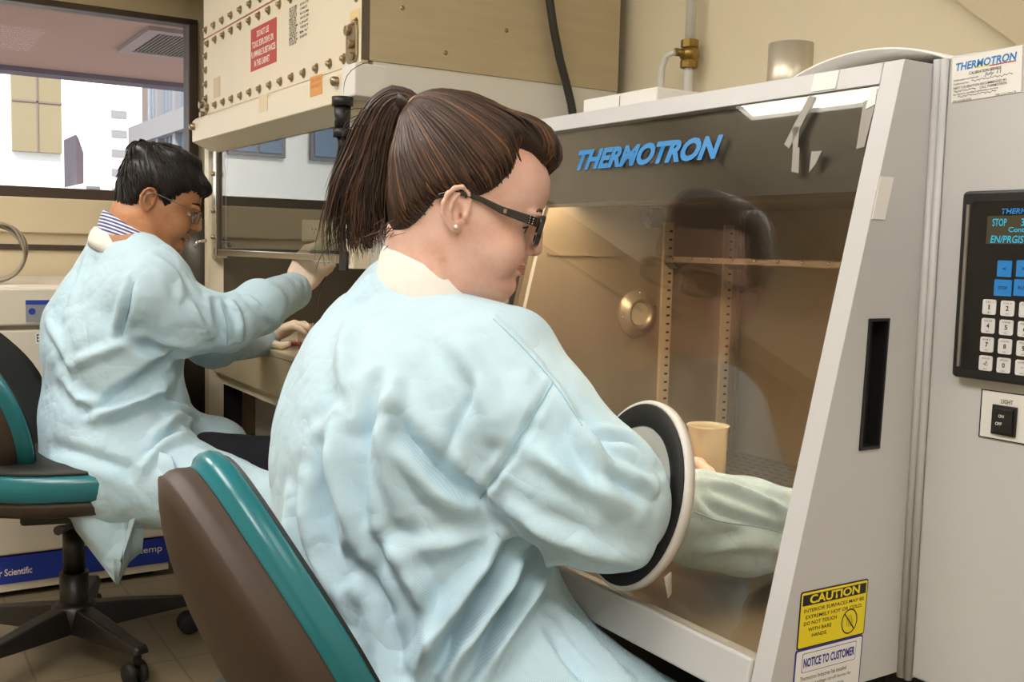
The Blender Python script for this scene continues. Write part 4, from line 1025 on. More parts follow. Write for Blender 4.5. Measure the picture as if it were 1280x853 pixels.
def ear_field(f,Lc,side,s=1.,y0=.072,dx=0.,dz=0.):
    # side -1 = right ear; outward is side*y
    def E(x,o,z): return Lc(x*s+dx,side*(y0+o*s),z*s+dz)
    Rm=np.stack([Lc.R[:,0],Lc.R[:,1],Lc.R[:,2]],1)
    ang=math.radians(22)*side; ca,sa=math.cos(ang),math.sin(ang)
    Rt=Rm@np.array([[ca,sa,0],[-sa,ca,0],[0,0,1]])
    f.ell(E(-.008,.003,.008),np.array((.0165,.0042,.0255))*s,Rt,.003)
    f.ell(E(-.002,-.002,.002),np.array((.010,.008,.018))*s,Rm,.004)
    hp_=[(.008,.002,.008),(.0075,.005,.020),(.002,.008,.030),(-.006,.0105,.0345),(-.015,.0125,.031),(-.022,.0145,.021),(-.0245,.0145,.008),(-.0215,.012,-.005),(-.0145,.0085,-.014),(-.005,.005,-.0195)]
    f.chain([E(*p) for p in hp_],[q*s for q in (.0022,.0027,.003,.0032,.0033,.0033,.0033,.0032,.0034,.0042)],.0025)
    f.ell(E(-.001,.003,-.0175),np.array((.0065,.0035,.007))*s,Rt,.003)
    f.ell(E(-.0045,.0080,.003),np.array((.0080,.0072,.0100))*s,Rt,.002,'s'); f.ell(E(.001,.002,-.002),np.array((.0032,.008,.004))*s,Rm,.0015,'s')
    f.ell(E(-.006,.0125,.021),np.array((.0085,.0035,.0075))*s,Rt,.002,'s')
    f.chain([E(*p) for p in ((-.0085,.0085,.025),(-.0135,.0110,.0145),(-.0145,.0105,.003),(-.010,.008,-.008))],[.0026*s]*4,.002)
    f.chain([E(*p) for p in ((.0075,.001,-.006),(.006,.0045,-.001),(.0075,.003,.006))],[.003*s,.0035*s,.003*s],.003)
def strands(paths,rad,name,mat,parent,nseg=5,flat=.5):
    """many hair strands as thin tapered tubes in one mesh, one tone value per strand"""
    Vs=[];Fsq=[];tone=[];base=0
    for P,r,tn in paths:
        P=np.asarray(P); n=len(P); d=np.gradient(P,axis=0); d/=np.maximum(np.linalg.norm(d,axis=1,keepdims=True),1e-9)
        u=np.cross(d,[0.13,.27,.95]); u/=np.maximum(np.linalg.norm(u,axis=1,keepdims=True),1e-9); w=np.cross(d,u)
        t=np.linspace(0,1,n); rr=r*np.minimum(1,np.minimum(t*6+.35,(1-t)*3+.12))
        ang=np.arange(nseg)*2*PI/nseg
        ring=P[:,None,:]+rr[:,None,None]*(np.cos(ang)[None,:,None]*u[:,None,:]+np.sin(ang)[None,:,None]*w[:,None,:])
        Vs.append(ring.reshape(-1,3)); i=np.arange(n-1)[:,None]*nseg+np.arange(nseg)[None,:]; j=np.arange(n-1)[:,None]*nseg+(np.arange(nseg)[None,:]+1)%nseg
        Fsq.append(base+np.stack([i,j,j+nseg,i+nseg],-1).reshape(-1,4)); tone.append(np.full(n*nseg,tn)); base+=n*nseg
    me=np_mesh(name,np.concatenate(Vs),np.concatenate(Fsq)); at=me.attributes.new('tone','FLOAT','POINT'); at.data.foreach_set('value',np.concatenate(tone).astype(np.float32))
    return link_mesh(name,me,mat,parent)
def hairmat(name,stops,rough=.35,dark=None):
    t=NT(name); a=t.new('ShaderNodeAttribute'); a.attribute_name='tone'; n=t.noise(18,3); f_=t.math('ADD',t.math('MULTIPLY',a.outputs['Fac'],.75),t.math('MULTIPLY',n,.25))
    t.link(t.ramp(f_,stops),t.b.inputs['Base Color']); t.b.inputs['Roughness'].default_value=rough; t.b.inputs['Specular IOR Level'].default_value=.45; return t.m
def gownmat(name,base,light,pitch=.0027):
    t=NT(name); c=t.new('ShaderNodeTexCoord'); s_=t.new('ShaderNodeSeparateXYZ'); t.link(c.outputs['Object'],s_.inputs[0])
    u=t.math('ADD',t.math('MULTIPLY',s_.outputs[0],.85),t.math('MULTIPLY',s_.outputs[1],-.53)); v=s_.outputs[2]
    su_=t.math('SINE',t.math('MULTIPLY',u,2*PI/pitch)); sv_=t.math('SINE',t.math('MULTIPLY',v,2*PI/pitch)); g=t.math('MULTIPLY',su_,sv_)
    dots=t.math('GREATER_THAN',g,.15)
    n=t.noise(7,4); n2=t.noise(35,3)
    col=t.mix(t.math('MULTIPLY_ADD',dots,.45,t.math('MULTIPLY',n,.5)),lin(base),lin(light)); t.link(col,t.b.inputs['Base Color'])
    t.b.inputs['Roughness'].default_value=.8; t.b.inputs['Specular IOR Level'].default_value=.25; t.b.inputs['Sheen Weight'].default_value=.15
    # soft creases of thin non-woven cloth
    def ridge(sc,det):
        m=t.noise(sc,det,rough=.45); return t.math('ABSOLUTE',t.math('SUBTRACT',m,.5))
    hgt=t.math('ADD',t.math('MULTIPLY',ridge(9,2),1.0),t.math('ADD',t.math('MULTIPLY',ridge(22,2),.35),t.math('MULTIPLY',n2,.08)))
    t.bump(hgt,.9,.02); return t.m
def skinmat(name,c0,c1,c2):
    t=NT(name); n=t.noise(24,4); n2=t.noise(220,3); col=t.ramp(t.math('ADD',t.math('MULTIPLY',n,.8),t.math('MULTIPLY',n2,.2)),[(.3,c0),(.5,c1),(.7,c2)])
    t.link(col,t.b.inputs['Base Color']); t.b.inputs['Roughness'].default_value=.48; t.b.inputs['Specular IOR Level'].default_value=.4; t.b.inputs['Subsurface Weight'].default_value=.25; t.b.inputs['Subsurface Radius'].default_value=(.9,.35,.2); t.b.inputs['Subsurface Scale'].default_value=.008
    t.bump(n2,.12,.0008); return t.m
# ================================================================== the woman at the chamber
def headfr(ear,depth,yaw,pitch,hw):
    yaw,pitch=math.radians(yaw),math.radians(pitch); fw=np.array([math.cos(yaw),math.sin(yaw),0]); lf=np.array([-math.sin(yaw),math.cos(yaw),0]); up=np.array([0,0,1.])
    return Loc(zd(*ear,depth)+lf*hw,np.stack([fw*math.cos(pitch)-up*math.sin(pitch),lf,up*math.cos(pitch)+fw*math.sin(pitch)],1))
HW=headfr((575.6,269),1.30,-29,14,.07); EDX,EDZ=.0115,.003; HW.O=HW.O-HW.R[:,0]*EDX-HW.R[:,2]*EDZ
W_NECK=zd(530,374,1.385)
wo=thing('person','woman with brown ponytail and dark glasses in a pale blue gown reaching into the chamber','person',tuple(zd(560,860,1.40)))
SKW=skinmat('skin_fair','#e0ad97','#ecc0ae','#f2cdc0')
GW=gownmat('gown_cloth','#a4c8da','#d6e8f0')
PRW=dict(z =[-.100,-.094,-.085,-.073,-.062,-.053,-.042,-.030,-.010,.010,.028,.045,.060,.080,.100,.115,.128,.136,.141],
 xf=[.050,.080,.0965,.1045,.1035,.1005,.1025,.1065,.1075,.1060,.1105,.1165,.1182,.1145,.102,.086,.062,.038,.010],
 xb=[-.02,-.03,-.04,-.045,-.052,-.056,-.062,-.067,-.074,-.079,-.082,-.084,-.085,-.083,-.074,-.062,-.044,-.026,-.004],
 w =[.040,.050,.0555,.060,.062,.064,.066,.068,.0705,.072,.073,.0735,.0735,.072,.066,.057,.043,.028,.008],
 xc=[.02,.02,.02,.02,.02,.02,.02,.02,.02,.02,.02,.018,.015,.012,.012,.012,.011,.008,.003],
 p =[2,2,2.05,2.1,2.15,2.2,2.2,2.2,2.25,2.3,2.3,2.3,2.3,2.2,2.1,2,2,2,2])
def face(f,Lc,nose,fem=True):
    e=lambda c,r,k=.006,m='u': f.ell(Lc(*c),r,Lc.R,k,m)
    for s in (-1,1):
        e((.074,s*.040,-.026),(.030,.024,.030),.015)
        e((.112,s*.031,.010),(.017,.019,.0115),.009,'s')
        e((.100,s*.031,.030),(.014,.022,.006),.008)
    f.chain([Lc(*p) for p in nose['ridge']],nose['r'],.006)
    for s in (-1,1):
        e((nose['ridge'][-1][0]-.011,s*.0115,nose['ridge'][-1][2]-.005),(.011,.0075,.0075),.005)
        e((nose['ridge'][-1][0]-.006,s*.006,nose['ridge'][-1][2]-.0115),(.005,.0028,.0028),.002,'s')
    # lips and mouth line
    zm=nose['zm']; xm=nose['xm']
    for (dz,dx,rz,ry) in ((.0045,0,.0048,.023),(-.0052,-.001,.0055,.020)):
        f.chain([Lc(xm+dx-.0125,-ry,zm+dz*.4),Lc(xm+dx-.0045,-ry*.5,zm+dz),Lc(xm+dx-.0035,0,zm+dz),Lc(xm+dx-.0045,ry*.5,zm+dz),Lc(xm+dx-.0125,ry,zm+dz*.4)],[.003,rz,rz*.95,rz,.003],.004)
    f.chain([Lc(xm-.014,-.026,zm-.002),Lc(xm-.0005,-.012,zm),Lc(xm+.002,0,zm),Lc(xm-.0005,.012,zm),Lc(xm-.014,.026,zm-.002)],[.0012,.0014,.0014,.0014,.0012],.0015,'s')
lo=np.minimum(HW.O-.17,0); 
fw_=Fld((.30,.86,.40),(1.14,1.50,1.22),.0028)
head_field(fw_,HW,PRW)
face(fw_,HW,dict(ridge=[(.112,0,.024),(.1155,0,.008),(.1185,0,-.0115)],r=[.0065,.0078,.0102],xm=.1095,zm=-.0415))
fw_.ell(HW(.0925,0,-.0685),(.0135,.020,.0135),HW.R,.010)
fw_.ell(HW(.066,0,-.088),(.032,.036,.0125),HW.R,.012)
# neck and hidden core of the body
NB=W_NECK
fw_.cap(HW(-.030,0,-.035),NB+np.array([-.004,0,.02]),.048,.052,.012)
fw_.cap(HW(.0,0,-.060),NB+np.array([.015,0,-.01]),.036,.050,.012)
for s in (-1,1): fw_.chain([HW(.006,s*.064,-.062),HW(.018,s*.059,-.080),HW(.032,s*.050,-.097),HW(.050,s*.026,-.106)],[.0015,.0035,.005,.006],.010,'s')
for s in (-1,1): ear_field(fw_,HW,s,dx=EDX,dz=EDZ)
CH_=zd(500,560,1.40); 
fw_.cap(NB,CH_,.065,.10,.03); fw_.cap(CH_,zd(540,760,1.40),.10,.11,.03)
SR=zd(626,482,1.30); ER=zd(718,622,1.235); PRt=zd(795,624,1.275); WR=zd(1005,664,1.37)
SL=zd(455,430,1.53); EL=np.array([.66,1.36,.70]); PL=np.array([po2.x,po2.y,po2.z]); 
CUP=zd(885,532,1.45); cupx,cupy=CUP[0],CUP[1]
WLp=np.array([cupx-.125,cupy+.075,.685])
fw_.chain([NB+np.array([0,0,-.03]),SR,ER,PRt,WR],[.045,.045,.042,.040,.028],.02); fw_.chain([NB+np.array([0,0,-.03]),SL,EL,PL,WLp],[.045,.045,.042,.038,.027],.02)
# left hand round the beaker
hd_=np.array([.115,-.085,.0]); hd_/=np.linalg.norm(hd_)
HL=Loc(WLp,orient(hd_,(.52,.70,.30)))
hand(fw_,HL,dict(flex=[(.35,.75,.5),(.4,.8,.55),(.45,.85,.6),(.5,.9,.6)],spread=.4),left=True,thumb=[(.018,.030,-.008),(.050,.050,-.030),(.080,.052,-.048),(.106,.044,-.058)])
# right hand beyond the frame, lying relaxed on the tray
HRt=Loc(WR,orient((.97,.02,-.22),(0,0,1)))
hand(fw_,HRt,dict(flex=[(.3,.35,.2),(.32,.4,.25),(.35,.42,.25),(.4,.42,.25)],spread=.5))
V,Fq=fw_.mesh(); V=smooth_v(V,Fq,1,.35)
body=link_mesh('body',np_mesh('body',V,Fq),SKW,wo); bvw=bvh(V,Fq); del fw_
# lips
def head_patch(name,Lc,bv,pts,mat,parent,off=.0006,r=.0022):
    P=[]
    for (y,z,x) in pts:
        h=bv.ray_cast(Vector(Lc(x+.06,y,z)),Vector(-Lc.R[:,0])); 
        if h[0] is not None: P.append(Vector(h[0])+Vector(h[1])*off)
    if len(P)<2: return
    n=len(P); rr=[r*(.35+.65*math.sin(PI*i/(n-1))) for i in range(n)]
    b=MB().tube(P,rr,8); return b.build(name,mat,parent)
LIP=pmat('lips_rose','#c4807a',.4,var=.05)
head_patch('upper_lip',HW,bvw,[(y,-.0375-.0016*abs(y)/.02,.11) for y in np.linspace(-.021,.021,13)],LIP,body,-.0008,.0034)
head_patch('lower_lip',HW,bvw,[(y,-.0465+.003*abs(y)/.02,.11) for y in np.linspace(-.019,.019,13)],LIP,body,-.0012,.0042)
BRW=pmat('brow_hair','#5a3d2c',.7,var=.2,vs=200)
EYW=pmat('eye_white','#e8e2dc',.25,var=0); IRI=pmat('iris_brown','#2b1a12',.2,var=0); LSH=pmat('lash_dark','#1a1210',.6,var=0)
for s in (-1,1):
    head_patch('eyebrow',HW,bvw,[(s*(.014+.034*u),.034+.006*math.sin(PI*u*.8)-.004*u,.11) for u in np.linspace(0,1,10)],BRW,body,-.0002,.0026)
    c=HW(.0865,s*.031,.009); e=MB().sphere(c,.0125,18,12).build('eye',EYW,body)
    d=HW.R@np.array([.97,-s*.02,-.25]); d/=np.linalg.norm(d); b=MB(); b.lathe([(.0062,.0108),(.0055,.0118),(.003,.0127),(0,.0129)],16,c,d); b.build('iris',IRI,e)
    # lids
    b=MB(); 
    for i in range(7):
        pass
    up=[HW(.0865+.0137*math.cos(t)*math.cos(ph),s*.031+.0137*math.sin(ph),.009+.0137*math.sin(t)*math.cos(ph)) for t,ph in [(.32-.25*abs(p)/1.1,p) for p in np.linspace(-1.1,1.1,11)]]
    MB().tube([Vector(p) for p in up],[.0012]*11,6).build('upper_lashes',LSH,body)
    for t0,t1,nm in ((.30,1.25,'upper_eyelid'),(-.45,-1.2,'lower_eyelid')):
        G=[[HW(.0865+.0133*math.cos(t)*math.cos(p),s*.031+.0133*math.sin(p),.009+.0133*math.sin(t)*math.cos(p)) for p in np.linspace(-1.25,1.25,12)] for t in np.linspace(t0,t1,6)]
        bm_=MB()
        R_=[[bm_.v(q) for q in row] for row in G]
        for i in range(5):
            for j in range(11): bm_.f([R_[i][j],R_[i][j+1],R_[i+1][j+1],R_[i+1][j]],True)
        o=bm_.build(nm,SKW,body); m_=o.modifiers.new('solid','SOLIDIFY'); m_.thickness=.0009
# earrings
for (px,py,r,nm) in ((569.5,283.5,.0028,'pearl'),(564.8,277.6,.0014,'pearl')):
    h=bvw.ray_cast(Vector(CC),Vector(ray(px,py)).normalized()); 
    if h[0] is not None: o=MB().sphere(Vector(h[0])+Vector(h[1])*r*.6,r,12,8).build('earring',pmat('pearl','#f4efe6',.2,var=0),wo)
# ---- glasses
GB=pmat('glasses_black','#141214',.22,var=0,coat=.4)
gl=MB()
def gp(x,y,z): return Vector(HW(x,y,z))
gx_=.1155
def lens_outline(s):
    P=[]
    for a in np.linspace(0,2*PI,28,endpoint=False):
        ca,sa=math.cos(a),math.sin(a); pw=.62
        y=.0255*np.sign(ca)*abs(ca)**pw; z=.0165*np.sign(sa)*abs(sa)**pw
        P.append((s*(.0325)+y*s, .011+z+.0025*(y/.0255)))
    return P
specs=MB()
for s in (-1,1):
    O_=lens_outline(s); n=len(O_); rows=[]
    cy=s*.0325; cz=.011
    for (sc_,dx) in ((1.22,-.003),(1.22,.003),(.93,.003),(.93,-.003)):
        rows.append([specs.v(gp(gx_-.06*abs(cy+(y-cy)*sc_)**1.6*1.2+dx-.17*(cz+(z-cz)*sc_-.011)*-1*.0, cy+(y-cy)*sc_,cz+(z-cz)*sc_)) for y,z in O_])
    for i in range(4):
        A_,B_=rows[i],rows[(i+1)%4]
        for j in range(n): specs.f([A_[j],A_[(j+1)%n],B_[(j+1)%n],B_[j]])
specs.tube([gp(gx_+.0005,-.009,.016),gp(gx_+.003,0,.018),gp(gx_+.0005,.009,.016)],.0026,8)
fr_o=specs.build('glasses_frame',GB,wo,bevel=.0004); 
tb=None
for s in (-1,1):
    b=MB(); pts=[(gx_-.006,s*.066,.020),(.095,s*.0745,.0205),(.06,s*.0775,.0225),(.02+EDX,s*.0785,.0255+EDZ),(-.002+EDX,s*.0795,.0270+EDZ),(-.020+EDX,s*.0795,.0225+EDZ),(-.034+EDX,s*.078,.014+EDZ)]
    hh=[.0062,.0058,.0048,.0034,.0030,.0032,.0036]; rows=[]
    for (x,y,z),h_ in zip(pts,hh):
        rows.append([b.v(gp(x,y+dy,z+dz)) for dy,dz in ((-.0013,-h_),(.0013,-h_),(.0013,h_),(-.0013,h_))])
    for A_,B_ in zip(rows[:-1],rows[1:]):
        for j in range(4): b.f([A_[j],A_[(j+1)%4],B_[(j+1)%4],B_[j]])
    b.f(rows[0][::-1]); b.f(rows[-1])
    to=b.build('glasses_temple',GB,fr_o,bevel=.0006)
    b=MB()
    for u in range(4):
        for w_ in range(2): b.sphere(gp(.1015-.0045*w_,s*.0762,.0255-.0030*u),.00095,8,5)
    b.build('rhinestones',M['chrome'],to)
    b=MB().box((-.002,-.0002,-.0025),(.002,.0002,.0025)); b.bm.transform(Matrix.Translation(gp(.064,s*.0795,.0225))@Matrix([list(r)+[0] for r in HW.R]+[[0,0,0,1]])); b.build('temple_badge',M['bolt'],to)
    O_=lens_outline(s); b=MB(); b.f([b.v(gp(gx_-.072*abs(y)**1.6,y*1.0,z)) for y,z in [(s*.0325+(y-s*.0325)*.97,.011+(z-.011)*.97) for y,z in O_]]); o=b.build('lens',glassmat('lens','#f4f4f4',1.4),fr_o); m_=o.modifiers.new('solid','SOLIDIFY'); m_.thickness=.0012
# ---- hair: smooth mass plus strands swept back into the ponytail
HAIRW=hairmat('brown_hair',[(.15,'#1d130d'),(.45,'#362419'),(.72,'#573a27'),(.97,'#80583a')],.42)
# scalp mass: the head swollen wherever hair grows, following the hairline
def plane_loc(Lc,pt,y):
    d=ray(*pt); t=((Lc.O+Lc.R[:,1]*y-CC)@Lc.R[:,1])/(d@Lc.R[:,1]); P=CC+d*t-Lc.O; return P@Lc.R[:,0],P@Lc.R[:,2]
def poly_sd(X,Z,poly):
    P=np.array(poly); d=np.full(X.shape,1e9); ins=np.zeros(X.shape,bool)
    for i in range(len(P)):
        (x0,z0),(x1,z1)=P[i],P[(i+1)%len(P)]; ex,ez=x1-x0,z1-z0
        t=np.clip(((X-x0)*ex+(Z-z0)*ez)/(ex*ex+ez*ez+1e-12),0,1); d=np.minimum(d,np.hypot(X-x0-t*ex,Z-z0-t*ez))
        c=((z0<=Z)&(z1>Z))|((z1<=Z)&(z0>Z)); ins^=c&(X<x0+(Z-z0)*ex/np.where(ez==0,1e-9,ez))
    return np.where(ins,d,-d)
def hair_mass(Lc,pr,poly,g,h,extra=None,top=.95):
    f=Fld(Lc.O-.2,Lc.O+.215,h)
    zz_=np.array(pr['z'])
    def fn(X,Y,Z):
        O=Lc.O; R=Lc.R; q=[(X-O[0])*R[0,j]+(Y-O[1])*R[1,j]+(Z-O[2])*R[2,j] for j in range(3)]
        x,y,z=q; s_=poly_sd(x,z,poly); G=g*np.clip((s_+.001)/.014,0,1)**.7-.005*(s_<0)-.0015
        z2=np.where(z>.08,z-G*top*np.clip((z-.08)/.05,0,1),z)
        xf=np.interp(z2,zz_,pr['xf']); xb=np.interp(z2,zz_,pr['xb']); w=np.interp(z2,zz_,pr['w']); xc=np.interp(z2,zz_,pr['xc']); pe=np.interp(z2,zz_,pr['p'])
        a=np.maximum(np.where(x>xc,xf-xc,xc-xb)+G,.002); w=np.maximum(w+G*.8,.002)
        d=((np.abs((x-xc)/a)**pe+np.abs(y/w)**pe)**(1/pe)-1)*np.minimum(a,w)*.9
        return np.maximum(np.maximum(d,z2-zz_[-1]),zz_[0]-z)
    f.op(Lc.O-.19,Lc.O+.2,fn,.004); return f
hlW=[plane_loc(HW,p,-.064) for p in ((644,184),(645,203),(636,219),(624,232),(612,241),(600,246),(588,246),(582,252),(575,238),(558,244),(545,250),(536,262),(525,274),(510,288),(492,300),(478,306))]
mid=[plane_loc(HW,p,0.) for p in ((687,211),(674,203),(660,194))]
polyW=mid+hlW+[(-.16,-.06),(-.2,.2),(.2,.24),(.16,.10)]
fh=hair_mass(HW,PRW,polyW,.012,.003)
R0_=HW.R
def Hc(x,y,z,r,k=.01,m='u'): fh.ell(HW(x,y,z),r,R0_,k,m)
# front roll and crown swell towards the tie
fh.chain([HW(.088,-.020,.112),HW(.097,.004,.108),HW(.094,.030,.099)],[.017,.0185,.016],.012)
Hc(.055,.0,.128,(.045,.045,.022),.02); Hc(-.03,0,.128,(.050,.050,.027),.02); Hc(-.062,0,.105,(.03,.04,.03),.02)
V,Fq=fh.mesh(); V=smooth_v(V,Fq,2,.5)
hm=np_mesh('hair',V,Fq); at=hm.attributes.new('tone','FLOAT','POINT'); at.data.foreach_set('value',np.full(len(V),.28,np.float32))
hair=link_mesh('hair',hm,HAIRW,wo); bh=bvh(V,Fq)
cen=HW(.0,0,.045); tie=HW(-.084,-.004,.119)
def on_hair(d,off):
    d=np.asarray(d)/np.linalg.norm(d); h=bh.ray_cast(Vector(cen+d*.3),Vector(-d),.3)
    return None if h[0] is None else np.array(h[0])+d*off
paths=[]; rg=np.random.default_rng(11)
starts=[]
for side in (-1,1):
    hl=np.array([(x_-.004,.066-.02*max(0,(z_-.06)/.04),z_+.003) for x_,z_ in hlW])
    hl=densify(hl,6)
    for q in hl:
        for _ in range(15 if side<0 else 5): starts.append((q[0]+rg.normal(-.003,.008),side*q[1]+rg.normal(0,.004),q[2]+rg.normal(0,.006)))
for x in np.linspace(-.025,.05,14):
    for _ in range(7): starts.append((.060+rg.normal(0,.012),x,.145+rg.normal(0,.004)))
for q in starts:
    p0=HW(*q)-cen; p1=tie-cen; d0=p0/np.linalg.norm(p0); d1=p1/np.linalg.norm(p1); om=math.acos(np.clip(d0@d1,-1,1)); off=rg.uniform(-.0005,.0048); P=[]
    t0=rg.uniform(0,.12); wob=rg.normal(0,.03)
    for t in np.linspace(t0,1,15):
        d=(math.sin((1-t)*om)*d0+math.sin(t*om)*d1)/math.sin(om); d=d+wob*math.sin(PI*t)*np.cross(d0,d1); p=on_hair(d,off*(1 if t>.1 else .4))
        if p is not None: P.append(p)
    if len(P)>5: paths.append((np.array(P),rg.uniform(.0009,.0024),np.clip(rg.normal(.46,.27),0,1)))
# front section rolled over to the far side
for i in range(330):
    y0=rg.uniform(-.046,.045); a0=HW(.040+rg.normal(0,.008),y0*.8,.152)-cen; a1=HW(.110+rg.normal(0,.003),y0,.088+rg.normal(0,.005)+.25*max(0,-y0-.02))-cen
    d0=a0/np.linalg.norm(a0); d1=a1/np.linalg.norm(a1); om=math.acos(np.clip(d0@d1,-1,1)); off=rg.uniform(.001,.007); P=[]
    for t in np.linspace(0,rg.uniform(.85,1.0),11):
        p=on_hair((math.sin((1-t)*om)*d0+math.sin(t*om)*d1)/math.sin(om),off*(.3+.7*math.sin(PI*t)))
        if p is not None: P.append(p+HW.R[:,1]*.010*math.sin(t*2.5)*(1 if y0>-.03 else .4))
    if len(P)>6: paths.append((np.array(P),rg.uniform(.0012,.0026),np.clip(rg.normal(.55,.3),0,1)))
# wisps at the temple and nape
for i in range(0):
    a=rg.uniform(0,1); p=HW(.080-.02*a+rg.normal(0,.004),-.066-rg.uniform(0,.006),.035+.02*a+rg.normal(0,.004)); e=p+HW.R@np.array([-.02-.02*rg.random(),-.004,.012+.012*rg.random()])
    P=[p+(e-p)*t+HW.R@np.array([0,-.004*math.sin(PI*t),.002]) for t in np.linspace(0,1,6)]; paths.append((np.array(P),.0005,.35))
for i in range(26):
    p=HW(-.070+rg.normal(0,.008),-.035+rg.normal(0,.014),-.035+rg.normal(0,.008)); e=p+HW.R@np.array([-.012+rg.normal(0,.008),rg.normal(0,.006),-.012-.016*rg.random()])
    paths.append((np.array([p+(e-p)*t for t in np.linspace(0,1,5)]),.0005,.75))
strands(paths,None,'hair_strands',HAIRW,hair)
# ponytail
fp_=Fld(HW.O-np.array([.34,.2,.2]),HW.O+np.array([.06,.2,.24]),.003)
pt=[(521,136),(503,127),(486,140),(475,165),(466,200),(456,240),(455,280),(462,308)]
dep=[1.385,1.392,1.40,1.405,1.41,1.41,1.408,1.40]
PT=[zd(x,y,d) for (x,y),d in zip(pt,dep)]
fp_.chain(PT,[.010,.012,.014,.016,.017,.015,.011,.005],.015)
V,Fq=fp_.mesh(); V=smooth_v(V,Fq,2,.5); me=np_mesh('ponytail',V,Fq); at=me.attributes.new('tone','FLOAT','POINT'); at.data.foreach_set('value',np.full(len(V),.22,np.float32))
pony=link_mesh('ponytail',me,HAIRW,hair)
paths=[]; PTd=densify(PT,4); n=len(PTd)
right=np.array([.85,-.53,0]); dv=np.array([.53,.85,0])
wid=np.interp(np.arange(n),np.linspace(0,n-1,8),[.011,.019,.026,.029,.031,.031,.028,.022])
for i in range(1100):
    a=rg.uniform(0,2*PI); r=math.sqrt(rg.uniform(.15,1.05)); m_=int(n*rg.uniform(.72,1.0)); sw=rg.normal(0,.004); P=[]
    ph=rg.uniform(0,6)
    for j in range(m_):
        t=j/(n-1); w_=wid[j]*(r if t>.15 else r*.8); tan=PTd[min(j+1,n-1)]-PTd[max(j-1,0)]; tan/=np.linalg.norm(tan); u=np.cross(tan,dv); u/=np.linalg.norm(u); v_=np.cross(u,tan)
        P.append(PTd[j]+u*w_*math.cos(a)+v_*w_*math.sin(a)*.8+u*(sw*t*6*t+.003*math.sin(5*t+ph))+np.array([0,0,-.012*t*t*rg.uniform(.2,1.6)]))
    if len(P)>4: paths.append((np.array(P),rg.uniform(.0010,.0021),np.clip(rg.normal(.40,.24),0,1)))
for i in range(34):
    j=rg.integers(8,n-4); p=PTd[j]+rg.normal(0,.02,3); e=p+np.array([-.05*rg.uniform(.2,1),.03*rg.uniform(-.3,1),-.07*rg.uniform(.3,1)]); P=[p+(e-p)*t+np.array([-.012*math.sin(PI*t),0,.006*math.sin(PI*t)]) for t in np.linspace(0,1,8)]; paths.append((np.array(P),.0005,.35))
strands(paths,None,'ponytail_strands',HAIRW,pony)
b=MB(); ta=(PTd[3]-PTd[0]); ta/=np.linalg.norm(ta); b.lathe([(.0135,-.004),(.0165,-.002),(.0165,.003),(.0135,.005)],20,PTd[1],ta,closed=True); b.build('hair_tie',pmat('hair_tie_tan','#c9a184',.5,var=.1),hair)

# ---- gown
fg=Fld((.10,.62,.06),(1.12,1.64,1.0),.0042)
def E3(px,py,d,r,Rm=None,k=.05): fg.ell(zd(px,py,d),r,Rm,k)
lean=orient((.93,-.03,-.36),(.36,0,.93))
lean2=orient((.985,-.03,-.17),(.17,0,.985))
E3(508,492,1.40,(.130,.190,.135),lean,.05)
E3(492,575,1.40,(.155,.215,.185),lean2,.06)
E3(525,720,1.40,(.168,.215,.20),None,.06)
E3(545,850,1.40,(.185,.215,.17),None,.06)
# shoulders and yoke up to the collar
fg.cap(NB+np.array([-.005,0,-.040]),zd(628,452,1.285),.060,.068,.04); fg.cap(NB+np.array([-.012,0,-.030]),zd(468,420,1.52),.058,.070,.04)
fg.cap(zd(505,368,1.40),zd(476,450,1.42),.046,.085,.05); fg.cap(zd(486,374,1.42),zd(470,430,1.44),.036,.07,.03)
# right sleeve
fg.chain([zd(622,470,1.285),zd(662,530,1.25),zd(708,600,1.225),zd(748,624,1.225),zd(770,628,1.25)],[.074,.080,.083,.078,.060],.03)
fg.chain([zd(792,694,1.19),zd(748,655,1.20)],[.012,.052],.035); fg.cap(zd(770,628,1.25),zd(792,634,1.27),.058,.046,.02)
fg.chain([zd(792,634,1.27),zd(828,642,1.295),zd(872,648,1.32),zd(930,658,1.34),zd(1004,664,1.368)],[.046,.050,.060,.060,.052],.02)
# left sleeve
fg.chain([SL,np.array([.63,1.38,.77]),EL,PL+np.array([-.03,.02,.0]),PL,WLp-hd_*.01],[.066,.062,.062,.058,.045,.038],.03)
